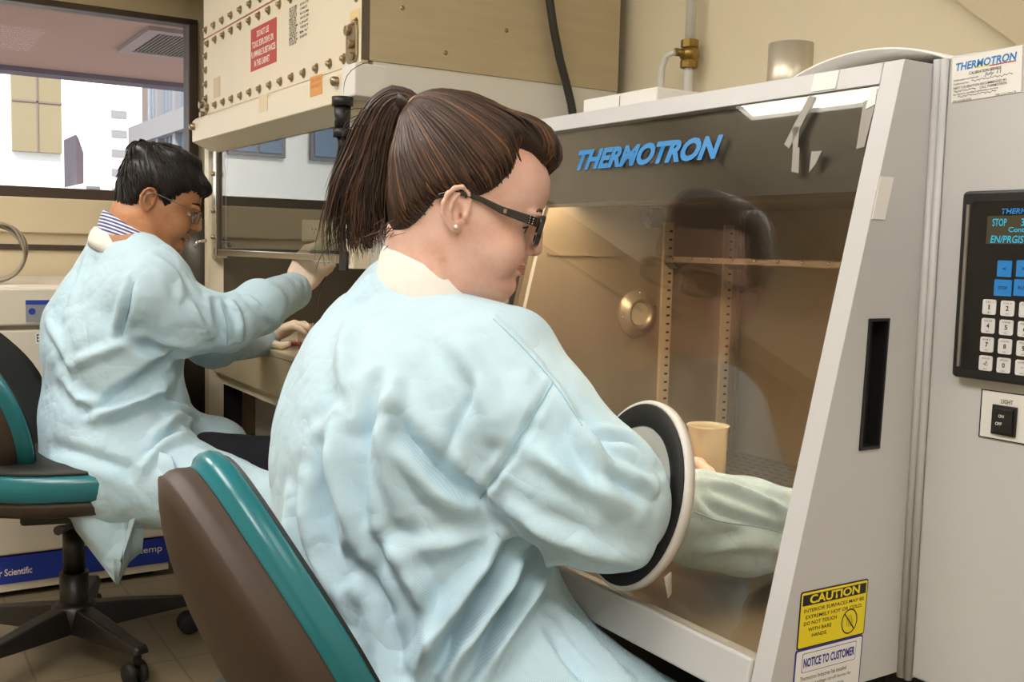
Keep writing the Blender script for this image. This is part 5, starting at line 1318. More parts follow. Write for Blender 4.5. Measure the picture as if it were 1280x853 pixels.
# skirt over the thighs
KN=np.array([.82,.82,.36]); HPp=zd(600,850,1.34)
fg.cap(HPp,KN,.135,.095,.06); fg.cap(zd(520,860,1.46),np.array([.84,1.28,.40]),.13,.10,.06)
fg.cap(KN,KN+np.array([-.02,-.02,-.22]),.09,.085,.05)
fg.cap(zd(520,860,1.40),zd(480,1000,1.42),.17,.18,.06)
V,Fq=fg.mesh(); V=smooth_v(V,Fq,2,.5); del fg
ST=[ # drape folds (photo coordinates of the crease lines on the cloth)
 ([(598,470),(560,560),(545,600)],.010,-.004),
 ([(692,475),(650,550),(600,625)],.006,-.005),
 ([(617,397),(660,440),(690,476),(728,533)],.005,.003),
 ([(600,628),(560,600),(520,560),(488,528)],.014,-.016),([(610,640),(560,625),(515,580),(485,540)],.012,.010),
 ([(628,668),(580,740),(520,830)],.013,.016),([(655,690),(610,760),(560,850)],.012,.016),([(640,680),(595,750),(540,845)],.009,-.014),([(688,700),(650,770),(600,850)],.012,.012),([(672,700),(630,765),(580,850)],.009,-.012),
 ([(625,665),(570,680),(500,690)],.012,.008),
 ([(488,485),(480,560),(500,640)],.013,.012),([(470,480),(455,560),(460,640)],.012,-.012),
 ([(420,520),(425,600),(455,690)],.014,.014),([(400,560),(405,640),(430,720)],.012,-.012),
 ([(455,560),(470,650),(520,740)],.012,.010),([(500,690),(530,760),(540,840)],.012,.012),([(380,600),(395,680),(430,760)],.012,.010),
 ([(440,700),(480,760),(500,840)],.013,-.012),([(360,620),(372,700),(395,760)],.012,.010),
 ([(690,480),(740,570),(770,640)],.010,.010),([(660,560),(720,600),(800,640)],.012,.008),([(640,640),(720,680),(795,700)],.012,.010),([(730,540),(760,580),(815,610)],.009,.010),([(745,545),(790,555),(822,590)],.007,-.007),
 ([(870,610),(900,640),(985,665)],.007,-.006),([(880,600),(930,615),(985,640)],.008,.008),([(880,690),(930,680),(985,690)],.010,.008),
 ([(700,760),(730,800),(780,850)],.010,.012),([(690,790),(715,830),(740,853)],.009,-.010),([(560,420),(600,470),(620,540)],.014,.007),([(440,400),(430,450),(440,520)],.016,.009),
]
V=folds(V,Fq,ST)
nz=vnoise(V,(11,11,5),1)*.0045+np.abs(vnoise(V,(24,24,12),2))*.003
V=V+normals(V,Fq)*nz[:,None]
gown=link_mesh('gown',np_mesh('gown',V,Fq),GW,wo); gown['label']='pale blue non-woven isolation gown'; bgw=bvh(V,Fq)
# seams as thin welts
def seam(pts,parent,bv,mat,r=.0008,name='seam'):
    P=[]
    for x,y in densify(pts,5):
        h=bv.ray_cast(Vector(CC),Vector(ray(x,y)).normalized())
        if h[0] is not None: P.append(Vector(h[0])+Vector(h[1])*r*.3)
    if len(P)>2: return MB().tube(P,r,6).build(name,mat,parent)
SEAM=pmat('gown_seam','#a3c8d9',.8,var=.05)
for s_ in ([(617,399),(655,436),(690,476),(712,508),(728,533)],[(692,477),(665,522),(635,570),(600,624)],[(868,640),(900,652),(950,660),(984,668)]): seam(s_,gown,bgw,SEAM)
# white knit collar round the neck
def collar(C0,rx,ry,tilt,secs,fw2):
    b=MB(); rows=[]; f2=np.array(fw2,float); f2/=np.linalg.norm(f2); l2=np.array([-f2[1],f2[0],0])
    for (dr,dz) in secs:
        row=[]
        for i in range(44):
            a=2*PI*i/44; row.append(b.v(C0+f2*math.cos(a)*(rx+dr)+l2*math.sin(a)*(ry+dr)+np.array([0,0,dz+tilt*math.cos(a)])))
        rows.append(row)
    for A_,B_ in zip(rows[:-1],rows[1:]):
        for i in range(44): b.f([A_[i],A_[(i+1)%44],B_[(i+1)%44],B_[i]],True)
    return b
b=collar(zd(539,351,1.385)+np.array([.004,0,0]),.067,.068,-.032,((-.006,.012),(.001,.013),(.005,.004),(.009,-.012),(.013,-.03),(.014,-.05)),(.93,-.36,0))
col=b.build('collar',pmat('white_knit','#efeae2',.85,var=.05,vs=80,bump=.15,bs=900),gown); m_=col.modifiers.new('solid','SOLIDIFY'); m_.thickness=.003
# dark trousers and shoes below the gown
b=Fld((.2,.55,0),(1.15,1.5,.42),.007)
for (kn,ft) in ((KN,np.array([.80,.78,.06])),(np.array([.84,1.28,.40]),np.array([.78,1.26,.06]))):
    b.chain([kn,kn*.5+ft*.5,ft],[.07,.055,.045],.02)
V,Fq=b.mesh(); link_mesh('trousers',np_mesh('trousers',V,Fq),pmat('dark_trousers','#23252c',.85,var=.1),wo)
for ft in (np.array([.80,.78,.0]),np.array([.78,1.26,.0])):
    b=Fld(ft+np.array([-.12,-.09,0]),ft+np.array([.24,.09,.13]),.005); b.ell(ft+np.array([.07,0,.03]),(.135,.046,.045),None,.02); b.ell(ft+np.array([-.005,0,.06]),(.06,.045,.055),None,.02); b.rbox(ft+np.array([.06,0,-.04]),(.3,.2,.045),.001,None,.002,'s')
    V,Fq=b.mesh(); link_mesh('shoe',np_mesh('shoe',V,Fq),M['rubber'],wo)
# ---- beaker on the tray, held by the woman
bk=thing('beaker','translucent plastic beaker gripped in the gloveless hand on the perforated tray','beaker',(cupx,cupy,.6315))
hb=CUP[2]-.6315; rb=.0275
PLm=NT('translucent_plastic'); PLm.b.inputs['Base Color'].default_value=lin('#ecd9b8'); PLm.b.inputs['Roughness'].default_value=.35; PLm.b.inputs['Alpha'].default_value=.48; PLm.b.inputs['Subsurface Weight'].default_value=.2
prof=[(0,0),(rb*.93,0),(rb*.95,.002),(rb,hb-.004),(rb+.003,hb),(rb+.002,hb+.001),(rb-.0015,hb-.004),(rb*.95-.0016,.003),(0,.003)]
MB().lathe(prof,36,(cupx,cupy,.6315)).build('cup',PLm.m,bk)
b=MB()
for k in range(7):
    z=.6315+.02+k*.011; a0=math.radians(232); b.lathe([(rb*.955+rb*.05*(z-.6315)/hb+.0003,0),(rb*.955+rb*.05*(z-.6315)/hb+.0003,.0012)],36,(cupx,cupy,z)) if False else None
    pts=[(cupx+(rb+.0006)*math.cos(a0+t),cupy+(rb+.0006)*math.sin(a0+t),z) for t in np.linspace(0,.35 if k%2 else .55,6)]; b.tube(pts,.0005,4)
b.build('graduation_marks',pmat('mark_blue','#7f93ab',.6,var=0),bk)
# ================================================================== swivel chairs
M['teal']=pmat('teal_vinyl','#1a6f79',.28,var=.06,vs=12,bump=.05,bs=300,coat=.2)
M['shell']=pmat('brown_shell','#43352c',.5,var=.12,vs=30,bump=.25,bs=700)
M['pad']=pmat('black_upholstery','#2b2d2a',.6,var=.08,vs=50,bump=.15,bs=800)
M['chairblk']=pmat('chair_black','#191512',.4,var=.1)
def cushion(mb,N,outline,base,layers,nr=7):
    """layers: list of (offset function of s) closed body from rings; outline(theta)->(u,v)"""
    pass
def chair(label,loc,yaw,bc,recl,bh_=.40,bw=.205,seat_z=.44,rots=-72,group='swivel chairs',kw=2.0,egg=.22):
    t=thing('swivel_chair',label,'chair',(loc[0],loc[1],0),group)
    fw=np.array([math.cos(yaw),math.sin(yaw),0]); lf=np.array([-math.sin(yaw),math.cos(yaw),0]); up=np.array([0,0,1.]); O=np.array([loc[0],loc[1],0])
    # backrest in a reclined frame: n forward, lf left, v up the back
    n_=fw*math.cos(recl)+up*math.sin(recl); v_=up*math.cos(recl)-fw*math.sin(recl); B0=np.array(bc)
    NTH=56; NR=8
    def out(th):
        c,s=math.cos(th),math.sin(th)
        y=bw*np.sign(c)*abs(c)**.9*(1-egg*max(0,s)**1.2); z=bh_/2*np.sign(s)*abs(s)**.9
        return y,z
    def surf(s,th,d):
        y,z=out(th); y*=s; z*=s; x=kw*y*y-.10*(z/bh_)+.35*z*z+d; return B0+n_*x+lf*y+v_*z
    def disc(fs,flip):
        b=MB(); rows=[]
        for i in range(NR+1):
            s=(i/NR)**.8; rows.append([b.v(surf(s,2*PI*k/NTH,fs(s))) for k in range(NTH if i else 1)])
        for A_,B_ in zip(rows[:-1],rows[1:]):
            for k in range(NTH):
                j=(k+1)%NTH
                if len(A_)==1: b.f([A_[0],B_[k],B_[j]],True)
                else: b.f([A_[k],A_[j],B_[j],B_[k]],True)
        return b,rows[-1]
    def body(fa,fb,rim):
        b,ra=disc(fa,0); rows=[ra]
        for (s,d) in rim: rows.append([b.v(surf(s,2*PI*k/NTH,d)) for k in range(NTH)])
        rb=None
        rr=[]
        for i in range(NR+1):
            s=(i/NR)**.8; rr.append([b.v(surf(s,2*PI*k/NTH,fb(s))) for k in range(NTH if i else 1)])
        rows.append(rr[-1])
        for A_,B_ in list(zip(rows[:-1],rows[1:]))+list(zip(rr[1:][::-1][:-1],rr[1:][::-1][1:])):
            for k in range(NTH): j=(k+1)%NTH; b.f([A_[k],A_[j],B_[j],B_[k]],True)
        for k in range(NTH): b.f([rr[1][k],rr[1][(k+1)%NTH],rr[0][0]],True)
        return b
    body(lambda s:-.034-.020*(1-s**4)*1-.0*s,lambda s:-.004,[(1.0,-.030),(1.012,-.024),(1.012,-.016),(1.0,-.006)]).build('back_shell',M['shell'],t)
    body(lambda s:-.0035,lambda s:.030,[(1.0,.0),(1.03,.004),(1.045,.010),(1.045,.020),(1.03,.027),(1.0,.0305)]).build('back_band',M['teal'],t)
    body(lambda s:.0305,lambda s:.034+.006*(1-s*s),[(.96,.032),(.95,.0335)]).build('back_pad',M['pad'],t)
    # seat
    S0=O+fw*.02+up*seat_z
    def sout(th):
        c,s=math.cos(th),math.sin(th); return .235*np.sign(c)*abs(c)**.75,.235*np.sign(s)*abs(s)**.75
    def slab_(prof,name,mat,crown=0.):
        b=MB(); rows=[]
        for s,z in prof: rows.append([b.v(S0+fw*sout(2*PI*k/NTH)[0]*s+lf*sout(2*PI*k/NTH)[1]*s+up*z) for k in range(NTH)])
        for A_,B_ in zip(rows[:-1],rows[1:]):
            for k in range(NTH): j=(k+1)%NTH; b.f([A_[k],A_[j],B_[j],B_[k]],True)
        b.f(rows[0][::-1]); b.f(rows[-1]); return b.build(name,mat,t)
    slab_([(.80,-.115),(.93,-.105),(.98,-.085),(.985,-.0725)],'seat_pan',M['shell'])
    slab_([(.985,-.072),(1.02,-.066),(1.035,-.05),(1.035,-.030),(1.015,-.016),(.98,-.0125)],'seat_band',M['teal'])
    slab_([(.98,-.012),(.97,-.004),(.80,.006),(.4,.010),(.1,.011)],'seat_pad',M['pad'])
    # mechanism, lever, back bar, column
    b=MB(); b.bm.from_mesh(bpy.data.meshes.new('x')) if False else None
    Rm=Matrix(((fw[0],lf[0],0,O[0]),(fw[1],lf[1],0,O[1]),(0,0,1,seat_z),(0,0,0,1)))
    MB(Rm).box((-.11,-.055,-.165),(.10,.055,-.1155)).build('seat_mechanism',M['chairblk'],t,bevel=.008)
    MB(Rm).tube([(0.02,-.05,-.14),(.02,-.13,-.142),(.0,-.20,-.135),(-.01,-.235,-.13)],[.007,.007,.008,.011],8).build('lever',M['chairblk'],t)
    bb=B0-n_*.055; bl=np.linalg.inv(np.array(Rm))@np.append(bb-v_*.05,1)
    MB(Rm).tube([(-.09,0,-.14),(-.20,0,-.13),(-.26,0,-.09),(bl[0]-.005,0,bl[2]-.10),(bl[0],0,bl[2])],[.022]*5,8,flat=(0,1,0)).build('back_bar',M['chairblk'],t)
    b=MB(); b.cyl(O+up*.06,O+up*.20,.033,n=20).cyl(O+up*.20,O+up*.30,.025,n=20).cyl(O+up*.30,O+up*(seat_z-.1655),.017,n=16); b.build('gas_column',M['chairblk'],t)
    b=MB().lathe([(0,.055),(.03,.055),(.052,.075),(.052,.12),(.034,.13),(0,.13)],24,O,(0,0,1)); b.build('base_hub',M['chairblk'],t)
    for k in range(5):
        a=math.radians(rots+72*k); d=np.array([math.cos(a),math.sin(a),0]); w=np.array([-d[1],d[0],0]); b=MB(); rows=[]
        for (r,hw_,z0,z1) in ((.03,.030,.060,.122),(.12,.027,.066,.115),(.24,.022,.074,.100),(.295,.020,.076,.096),(.305,.014,.078,.092)):
            rows.append([b.v(O+d*r+w*hw_*1.1+up*z0),b.v(O+d*r+w*hw_*.7+up*z1),b.v(O+d*r-w*hw_*.7+up*z1),b.v(O+d*r-w*hw_*1.1+up*z0)])
        for A_,B_ in zip(rows[:-1],rows[1:]):
            for i in range(4): b.f([A_[i],A_[(i+1)%4],B_[(i+1)%4],B_[i]])
        b.f(rows[0][::-1]); b.f(rows[-1]); lg=b.build('leg',M['chairblk'],t,bevel=.004)
        c=O+d*.283; b=MB(); b.cyl(c+up*.05,c+up*.0755,.009,n=10)
        for sgn in (-1,1): b.lathe([(0,-.009),(.020,-.009),(.0255,-.006),(.0265,0),(.0255,.006),(.020,.009),(0,.009)],20,c+w*.014*sgn-d*.012+up*.0266,w)
        b.box(tuple(np.array([-.0,-.0,0])),tuple(np.array([.0001,.0001,.0001]))) if False else None
        b.cyl(c-w*.02-d*.012+up*.03,c+w*.02-d*.012+up*.03,.012,n=10); b.build('caster',M['rubber'],lg)
    return t
T_=zd(228,566,1.06); Mw=zd(342,800,1.04); 
chair('teal banded brown backed swivel chair nearest the viewer behind the woman',(.52,1.10),math.radians(2),(.362,1.04,.560),math.radians(13),bw=.145,bh_=.45,egg=.34,kw=1.0)
chair('teal banded swivel chair under the man with star base on casters',(.41,2.60),math.radians(-14),(.205,2.63,.64),math.radians(10),rots=-72,seat_z=.495)

# ================================================================== the man at the hood
HM=headfr((187.5,254),2.45,-12,20,.072)
mn=thing('person','man with short black hair in a pale blue gown working in the fume cabinet','person',tuple(zd(150,590,2.45)))
SKM=skinmat('skin_tan','#a8734f','#b98560','#c99775')
s_=.96
PRM={k:[v*s_ for v in PRW[k]] for k in ('z','xf','xb','w','xc')}; PRM['p']=PRW['p']
PRM['xf']=[a-(.004 if z>.05*s_ else 0) for a,z in zip(PRM['xf'],PRM['z'])]
fm=Fld((.25,2.10,.40),(1.25,2.95,1.30),.0034)
head_field(fm,HM,PRM)
face(fm,HM,dict(ridge=[(.1135,0,.024),(.118,0,.006),(.1225,0,-.012)],r=[.007,.009,.0125],xm=.113,zm=-.044))
fm.ell(HM(.098,0,-.075),(.014,.024,.016),HM.R,.010)
for s in (-1,1): 
    fm.ell(HM(.03,s*.052,-.058),(.035,.012,.026),HM.R,.012); ear_field(fm,HM,s,1.0,.072)
NM=zd(160,310,2.46); 
fm.cap(HM(-.022,0,-.048),NM,.058,.068,.02); fm.cap(HM(.015,0,-.075),NM+np.array([.045,0,-.01]),.045,.06,.02)
CM=zd(150,440,2.46); SRm=zd(192,352,2.35); ERm=zd(282,404,2.44); WRm=onX(371,354,1.0)
SLm=zd(160,352,2.60); ELm=np.array([.80,2.80,.72]); WLm=onX(340,421,1.03)
fm.cap(NM,CM,.07,.11,.03); fm.cap(CM,zd(150,580,2.46),.11,.12,.03)
fm.chain([NM,SRm,ERm,WRm],[.06,.055,.045,.030],.03); fm.chain([NM,SLm,ELm,WLm],[.06,.052,.042,.028],.03)
V,Fq=fm.mesh(); V=smooth_v(V,Fq,1,.35); bodm=link_mesh('body',np_mesh('body',V,Fq),SKM,mn); bvm=bvh(V,Fq); del fm
LIPM=pmat('lips_brown','#a06a58',.45,var=.05)
head_patch('upper_lip',HM,bvm,[(y,-.040-.0016*abs(y)/.02,.11) for y in np.linspace(-.023,.023,11)],LIPM,bodm,-.0008,.0034)
head_patch('lower_lip',HM,bvm,[(y,-.0495+.003*abs(y)/.02,.11) for y in np.linspace(-.020,.020,11)],LIPM,bodm,-.0012,.0042)
BRM=pmat('brow_black','#1e1712',.7,var=.1)
for s in (-1,1):
    head_patch('eyebrow',HM,bvm,[(s*(.014+.036*u),.037+.005*math.sin(PI*u*.8)-.004*u,.11) for u in np.linspace(0,1,10)],BRM,bodm,-.0002,.0034)
    c=HM(.0855,s*.032,.010); e=MB().sphere(c,.0130,16,10).build('eye',EYW,bodm); d=HM.R@np.array([.95,0,-.3]); d/=np.linalg.norm(d); MB().lathe([(.0064,.0112),(.0055,.0122),(0,.0134)],14,c,d).build('iris',IRI,e)
    for t0,t1,nm in ((.12,1.25,'upper_eyelid'),(-.45,-1.2,'lower_eyelid')):
        bm_=MB(); R_=[[bm_.v(HM(.0855+.0139*math.cos(t)*math.cos(p),s*.032+.0139*math.sin(p),.010+.0139*math.sin(t)*math.cos(p))) for p in np.linspace(-1.25,1.25,10)] for t in np.linspace(t0,t1,6)]
        for i in range(5):
            for j in range(9): bm_.f([R_[i][j],R_[i][j+1],R_[i+1][j+1],R_[i+1][j]],True)
        o=bm_.build(nm,SKM,bodm); m_=o.modifiers.new('solid','SOLIDIFY'); m_.thickness=.001
# hair
HAIRM=hairmat('black_hair',[(.1,'#0b0808'),(.5,'#171111'),(.9,'#2c211b')],.4)
zo=lambda x,y:(140+x/5.685,170+y/5.685)
sideM=[plane_loc(HM,zo(*p),-.068) for p in ((560,392),(500,408),(440,440),(405,480),(370,492),(345,440),(300,395),(262,372),(215,410),(190,470),(150,502),(100,505),(50,498))]
midM=[plane_loc(HM,zo(*p),0.) for p in ((640,425),(606,400))]
polyM=midM+sideM+[(-.18,-.05),(-.22,.22),(.2,.26),(.20,.07)]
fhm=hair_mass(HM,PRM,polyM,.010,.0034)
for c,r in (((.098,.0,.082),(.022,.05,.018)),((.02,0,.134),(.06,.06,.018)),((-.05,0,.110),(.040,.055,.030))): fhm.ell(HM(*c),r,HM.R,.02)
V,Fq=fhm.mesh(); V=smooth_v(V,Fq,2,.5); me=np_mesh('hair',V,Fq); at=me.attributes.new('tone','FLOAT','POINT'); at.data.foreach_set('value',np.full(len(V),.25,np.float32)); hrm=link_mesh('hair',me,HAIRM,mn); bhm=bvh(V,Fq)
cenM=HM(.01,0,.05); paths=[]; rg=np.random.default_rng(5); crown=HM(-.05,.01,.15)-cenM; crown/=np.linalg.norm(crown)
for i in range(1500):
    d=rg.normal(0,1,3); d/=np.linalg.norm(d); h=bhm.ray_cast(Vector(cenM+d*.3),Vector(-d),.3)
    if h[0] is None: continue
    p=np.array(h[0]); q=p-HM.O; lx,lz=q@HM.R[:,0],q@HM.R[:,2]
    if poly_sd(np.array([lx]),np.array([lz]),polyM)[0]<.002: continue
    fl=d-crown; tn=fl-d*(fl@d); tn=tn/max(np.linalg.norm(tn),1e-6)+rg.normal(0,.18,3)+HM.R[:,0]*.3; tn-=d*(tn@d); L_=rg.uniform(.022,.045); lift=rg.uniform(.0,.005); P=[]
    for t in np.linspace(0,1,6):
        w=p+tn*L_*t; dd=w-cenM; dd/=np.linalg.norm(dd); hh=bhm.ray_cast(Vector(cenM+dd*.3),Vector(-dd),.3)
        if hh[0] is None: break
        P.append(np.array(hh[0])+dd*(.0006+lift*t))
    if len(P)>4: paths.append((np.array(P),rg.uniform(.0009,.0018),np.clip(rg.normal(.45,.25),0,1)))
strands(paths,None,'hair_strands',HAIRM,hrm)
# wire glasses
WIRE=pmat('wire_metal','#9a948a',.25,1.,var=0)
b=MB(); gp=lambda x,y,z: Vector(HM(x,y,z)); gxm=.121
def oval_(s): return [(s*.034+.0245*math.cos(a)*s,.010+.0165*math.sin(a)) for a in np.linspace(0,2*PI,25)]
gxa=lambda y: gxm-7.*abs(y)**2.2
for s in (-1,1): b.tube([gp(gxa(y),y,z) for y,z in oval_(s)],.0012,6,caps=False)
b.tube([gp(gxm-.001,-.010,.014),gp(gxm+.002,0,.018),gp(gxm-.001,.010,.014)],.0011,6)
gf=b.build('glasses_frame',WIRE,mn)
for s in (-1,1):
    MB().tube([gp(gxa(.058),s*.0585,.016),gp(.098,s*.080,.018),gp(.05,s*.083,.023),gp(.0,s*.085,.026),gp(-.014,s*.084,.018),gp(-.024,s*.082,.008)],.0010,6).build('glasses_temple',WIRE,gf)
    b=MB(); b.f([b.v(gp(gxa(y),y,z)) for y,z in oval_(s)[:-1]]); o=b.build('lens',glassmat('lens_clear','#f7f7f7',1.4),gf); m_=o.modifiers.new('solid','SOLIDIFY'); m_.thickness=.001
# gown
GM=GW
fg=Fld((.10,2.0,.12),(1.12,3.05,1.12),.0052)
def E3(px,py,d,r,Rm=None,k=.05): fg.ell(zd(px,py,d),r,Rm,k)
leanm=orient((.92,-.03,-.40),(.40,0,.92)); leanm2=orient((.98,-.03,-.2),(.2,0,.98))
E3(160,372,2.47,(.115,.195,.115),leanm); E3(142,440,2.48,(.158,.215,.17),leanm2); E3(145,525,2.48,(.172,.21,.15)); E3(142,590,2.46,(.165,.215,.12))
fg.cap(NM+np.array([.006,-.014,-.014]),zd(198,352,2.37),.068,.078,.04); fg.cap(NM+np.array([-.005,0,-.024]),SLm,.068,.078,.04)
fg.cap(zd(138,311,2.47),zd(112,400,2.48),.045,.09,.05)
fg.chain([zd(190,372,2.35),zd(228,398,2.385),zd(282,405,2.44),zd(325,385,2.52),onX(366,364,.985)],[.086,.078,.064,.060,.049],.03)
fg.chain([SLm,np.array([.66,2.74,.80]),ELm,WLm+np.array([-.03,-.02,-.005])],[.075,.07,.06,.045],.03)
KM=zd(340,640,2.28); fg.cap(zd(165,585,2.40),KM,.125,.075,.06); fg.cap(zd(160,570,2.55),zd(265,570,2.62),.13,.10,.06)
fg.cap(KM,KM+np.array([.0,-.01,-.12]),.075,.07,.04)
V,Fq=fg.mesh(); V=smooth_v(V,Fq,2,.5); del fg
ST=[([(222,440),(180,470),(135,505)],.014,-.016),([(215,475),(175,500),(120,520)],.018,.018),([(190,480),(150,505),(105,512)],.012,-.014),([(245,520),(205,500),(185,480)],.012,.010),
 ([(90,455),(130,440),(170,425)],.014,.010),([(75,470),(100,500),(150,515)],.014,.009),([(165,350),(160,385),(150,420)],.008,-.009),([(158,352),(150,390),(140,425)],.012,.007),
 ([(150,420),(190,435),(245,440)],.014,-.012),([(60,400),(80,440),(90,480)],.014,.008),([(240,380),(250,400),(262,420)],.009,.010),([(268,378),(272,400),(282,425)],.009,-.010),([(290,378),(300,400),(300,425)],.009,.009),([(310,372),(330,392),(345,405)],.009,.008),
 ([(200,540),(220,520),(240,530)],.012,.012),([(175,590),(200,560),(235,545)],.014,.010),([(180,575),(205,545),(225,535)],.010,-.010),([(70,560),(110,570),(165,590)],.016,-.010),([(245,560),(290,590),(330,640)],.016,.008),([(110,310),(100,350),(85,390)],.014,.007),([(190,320),(220,345),(228,370)],.012,.009)]
V=folds(V,Fq,ST); nz=vnoise(V,(9,9,5),4)*.006+np.abs(vnoise(V,(20,20,11),6))*.004; V=V+normals(V,Fq)*nz[:,None]
gm=link_mesh('gown',np_mesh('gown',V,Fq),GM,mn); gm['label']='pale blue non-woven isolation gown'; bgm=bvh(V,Fq)
seam([(168,352),(160,385),(152,420)],gm,bgm,SEAM,.0016); seam([(284,430),(283,405),(275,378)],gm,bgm,SEAM,.0014)
# split tails of the gown hanging beside the seat
def tail(pts,d0,d1,name='gown_tail'):
    n=len(pts); b=MB(); P=[b.v(zd(x,y,d)) for x,y,d in pts]; 
    f=b.f(P,True); bmesh.ops.triangulate(b.bm,faces=b.bm.faces[:]); bmesh.ops.subdivide_edges(b.bm,edges=b.bm.edges[:],cuts=3,use_grid_fill=True)
    for v in b.bm.verts:
        c=np.array(v.co); w=.010*math.sin(c[0]*42+c[2]*9)+.006*math.sin(c[2]*30+c[0]*20); v.co+=Vector((-.2*w,-w,0))
    for f in b.bm.faces: f.smooth=True
    o=b.build(name,GM,gm); m_=o.modifiers.new('solid','SOLIDIFY'); m_.thickness=.003; return o
tail([(68,575,2.34),(78,620,2.31),(95,662,2.30),(128,706,2.30),(146,731,2.30),(152,705,2.29),(166,662,2.28),(181,612,2.27),(178,580,2.28),(130,560,2.30)],0,0)
tail([(146,731,2.305),(160,706,2.33),(178,690,2.345),(181,650,2.34),(182,612,2.31),(178,585,2.31),(166,640,2.30)],0,0)
tail([(168,588,2.31),(190,628,2.27),(218,665,2.25),(241,684,2.24),(237,650,2.23),(226,610,2.235),(215,570,2.26),(190,560,2.30)],0,0)
# collar pieces
stripe=NT('striped_shirt'); c_=stripe.new('ShaderNodeTexCoord'); sp_=stripe.new('ShaderNodeSeparateXYZ'); stripe.link(c_.outputs['Object'],sp_.inputs[0]); 
u_=stripe.math('ADD',stripe.math('MULTIPLY',sp_.outputs[2],1.),stripe.math('MULTIPLY',sp_.outputs[0],.42)); ss=stripe.math('GREATER_THAN',stripe.math('FRACT',stripe.math('DIVIDE',u_,.0085)),.5); stripe.link(stripe.mix(ss,lin('#e6e3e8'),lin('#3f4c93')),stripe.b.inputs['Base Color']); stripe.b.inputs['Roughness'].default_value=.8
b=collar(zd(164,296,2.46)+np.array([.012,0,.004]),.073,.073,-.042,((-.006,.014),(.001,.015),(.006,.004),(.012,-.014),(.018,-.045)),(.95,-.25,0)); o=b.build('shirt_collar',stripe.m,mn); m_=o.modifiers.new('solid','SOLIDIFY'); m_.thickness=.003
b=collar(zd(160,301,2.46)+np.array([.0,0,.0]),.082,.082,-.036,((-.012,-.004),(-.007,-.005),(.0,-.014),(.006,-.028),(.008,-.05)),(.95,-.25,0)); o=b.build('collar',bpy.data.materials['white_knit'],gm); m_=o.modifiers.new('solid','SOLIDIFY'); m_.thickness=.003
# trousers and shoes
ft=Fld((.30,2.0,0),(1.15,3.0,.66),.007)
kf=zd(345,585,2.62); kn=KM+np.array([0,0,-.02]); fA=np.array([kn[0]-.02,kn[1]+.02,.06]); fB=np.array([.90,kf[1]-.05,.06])
ft.cap(zd(190,580,2.5),kf,.095,.075,.03); ft.chain([kf,kf*.5+fB*.5,fB],[.072,.058,.048],.03); ft.cap(zd(150,600,2.42),kn,.09,.066,.03); ft.chain([kn,kn*.5+fA*.5,fA],[.066,.056,.048],.03)
V,Fq=ft.mesh(); link_mesh('trousers',np_mesh('trousers',V,Fq),pmat('navy_trousers','#1d1f29',.85,var=.1),mn)
for q in (fA,fB):
    q=np.array([q[0],q[1],0.]); b=Fld(q+np.array([-.12,-.09,0]),q+np.array([.24,.09,.13]),.005); b.ell(q+np.array([.07,0,.03]),(.135,.046,.045),None,.02); b.ell(q+np.array([-.005,0,.06]),(.06,.045,.055),None,.02); b.rbox(q+np.array([.06,0,-.04]),(.3,.2,.045),.001,None,.002,'s')
    V,Fq=b.mesh(); link_mesh('shoe',np_mesh('shoe',V,Fq),M['rubber'],mn)
# gloved hands
GLV=pmat('latex_glove','#e2cbb2',.45,var=.08,vs=30,bump=.2,bs=90,sss=.15)
KR=onX(407,316,1.07); 
LR=Loc(WRm,orient(KR-WRm,(-.45,-.85,.25)))
fgl=Fld(np.minimum(WRm,KR)-.14,np.maximum(WRm,KR)+.16,.0028)
hand(fgl,LR,dict(flex=[(.55,1.0,.7),(.9,1.2,.8),(1.0,1.25,.8),(1.05,1.25,.8)],spread=.2),s=1.02,thumb=[(.018,.030,-.008),(.052,.048,-.012),(.084,.050,-.020),(.110,.040,-.030)],fat=1.05)
V,Fq=fgl.mesh(); link_mesh('glove',np_mesh('glove',smooth_v(V,Fq,1,.4),Fq),GLV,mn)
KL=onX(382,396,1.085); LL=Loc(WLm,orient(KL-WLm,(-.35,.25,.9)))
fgl=Fld(np.minimum(WLm,KL)-.14,np.maximum(WLm,KL)+.16,.0028)
hand(fgl,LL,dict(flex=[(.25,.45,.35),(.3,.5,.4),(.35,.55,.4),(.4,.6,.4)],spread=.5),s=.98,left=True,thumb=[(.018,.030,-.010),(.05,.056,-.030),(.082,.064,-.045),(.108,.060,-.050)])
V,Fq=fgl.mesh(); link_mesh('glove',np_mesh('glove',smooth_v(V,Fq,1,.4),Fq),GLV,mn)
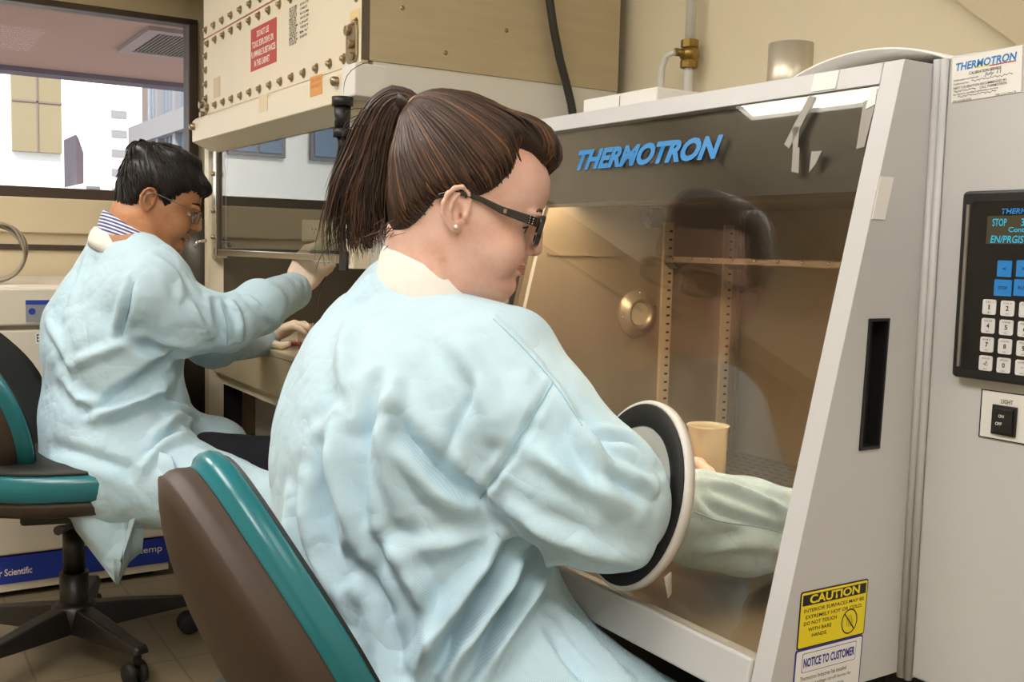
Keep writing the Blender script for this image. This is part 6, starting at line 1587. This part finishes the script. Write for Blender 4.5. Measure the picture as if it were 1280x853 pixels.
# ---- pipette controller with glass pipette, and culture flask
PA=onX(388,327,1.05); PB=onX(404,310,1.05); PC_=onX(428,294,1.055); PD=onX(396,336,1.05)
pc_=thing('pipette_controller','pale green pipette controller held in the gloved hand above the flask','pipette',tuple(PA))
b=MB(); b.tube([PD,PA,PA*.6+PB*.4,PB,PB*.5+PC_*.5,PC_],[.018,.023,.024,.021,.019,.016],14); b.build('controller_body',pmat('pale_green_plastic','#cfd0ae',.4,var=.03),pc_)
tipA=onX(408,328,1.085); tipM=onX(404,350,1.09); tipB=onX(396,388,1.10)
b=MB().tube([tipA,tipA*.6+tipM*.4],[.010,.007],12); b.build('pipette_holder',M['black'],pc_)
b=MB().tube([tipA*.65+tipM*.35,tipM,tipB],[.0042,.0042,.0018],8); b.build('pipette_shaft',pmat('dark_tinted_tube','#4d473f',.2,var=0),pc_)
fkc=onX(391,412,1.10); fz=zt_+.0008
fk=thing('culture_flask','clear culture flask of red liquid held by the left gloved hand','flask',(fkc[0],fkc[1],fz))
CLR=glassmat('flask_plastic','#f3e9e4',1.5,.0,.06)
Mf=Matrix.Translation((fkc[0],fkc[1],fz))@Matrix.Rotation(math.radians(-60),4,'Z')
b=MB(Mf); b.prism([(-.035,-.028),(.035,-.028),(.035,.028),(-.035,.028)],.0,.052); b.prism([(-.024,-.02),(.024,-.02),(.024,.02),(-.024,.02)],.0525,.062); b.build('flask_body',CLR,fk,bevel=.004)
b=MB(Mf); b.lathe([(.012,.062),(.012,.078),(.0105,.078),(.0105,.062)],18,(0,0,0),(.0,0,1),closed=True); b.build('flask_neck',CLR,fk)
MB(Mf).box((-.032,-.025,.002),(.032,.025,.016)).build('red_liquid',pmat('red_medium','#b3203c',.2,var=.05),fk)
# a second small dish and a blue wipe on the worktop
dh=onZ(372,432,zt_); dt=thing('petri_dish','small red rimmed dish on the steel worktop beside the flask','dish',(dh[0],dh[1],fz))
MB().lathe([(0,.0),(.034,.0),(.034,.012),(.032,.012),(.032,.003),(0,.003)],28,(dh[0],dh[1],fz)).build('dish_wall',CLR,dt); MB().lathe([(0,.0032),(.0315,.0032),(.0315,.007),(0,.007)],28,(dh[0],dh[1],fz)).build('red_medium',bpy.data.materials['red_medium'],dt)
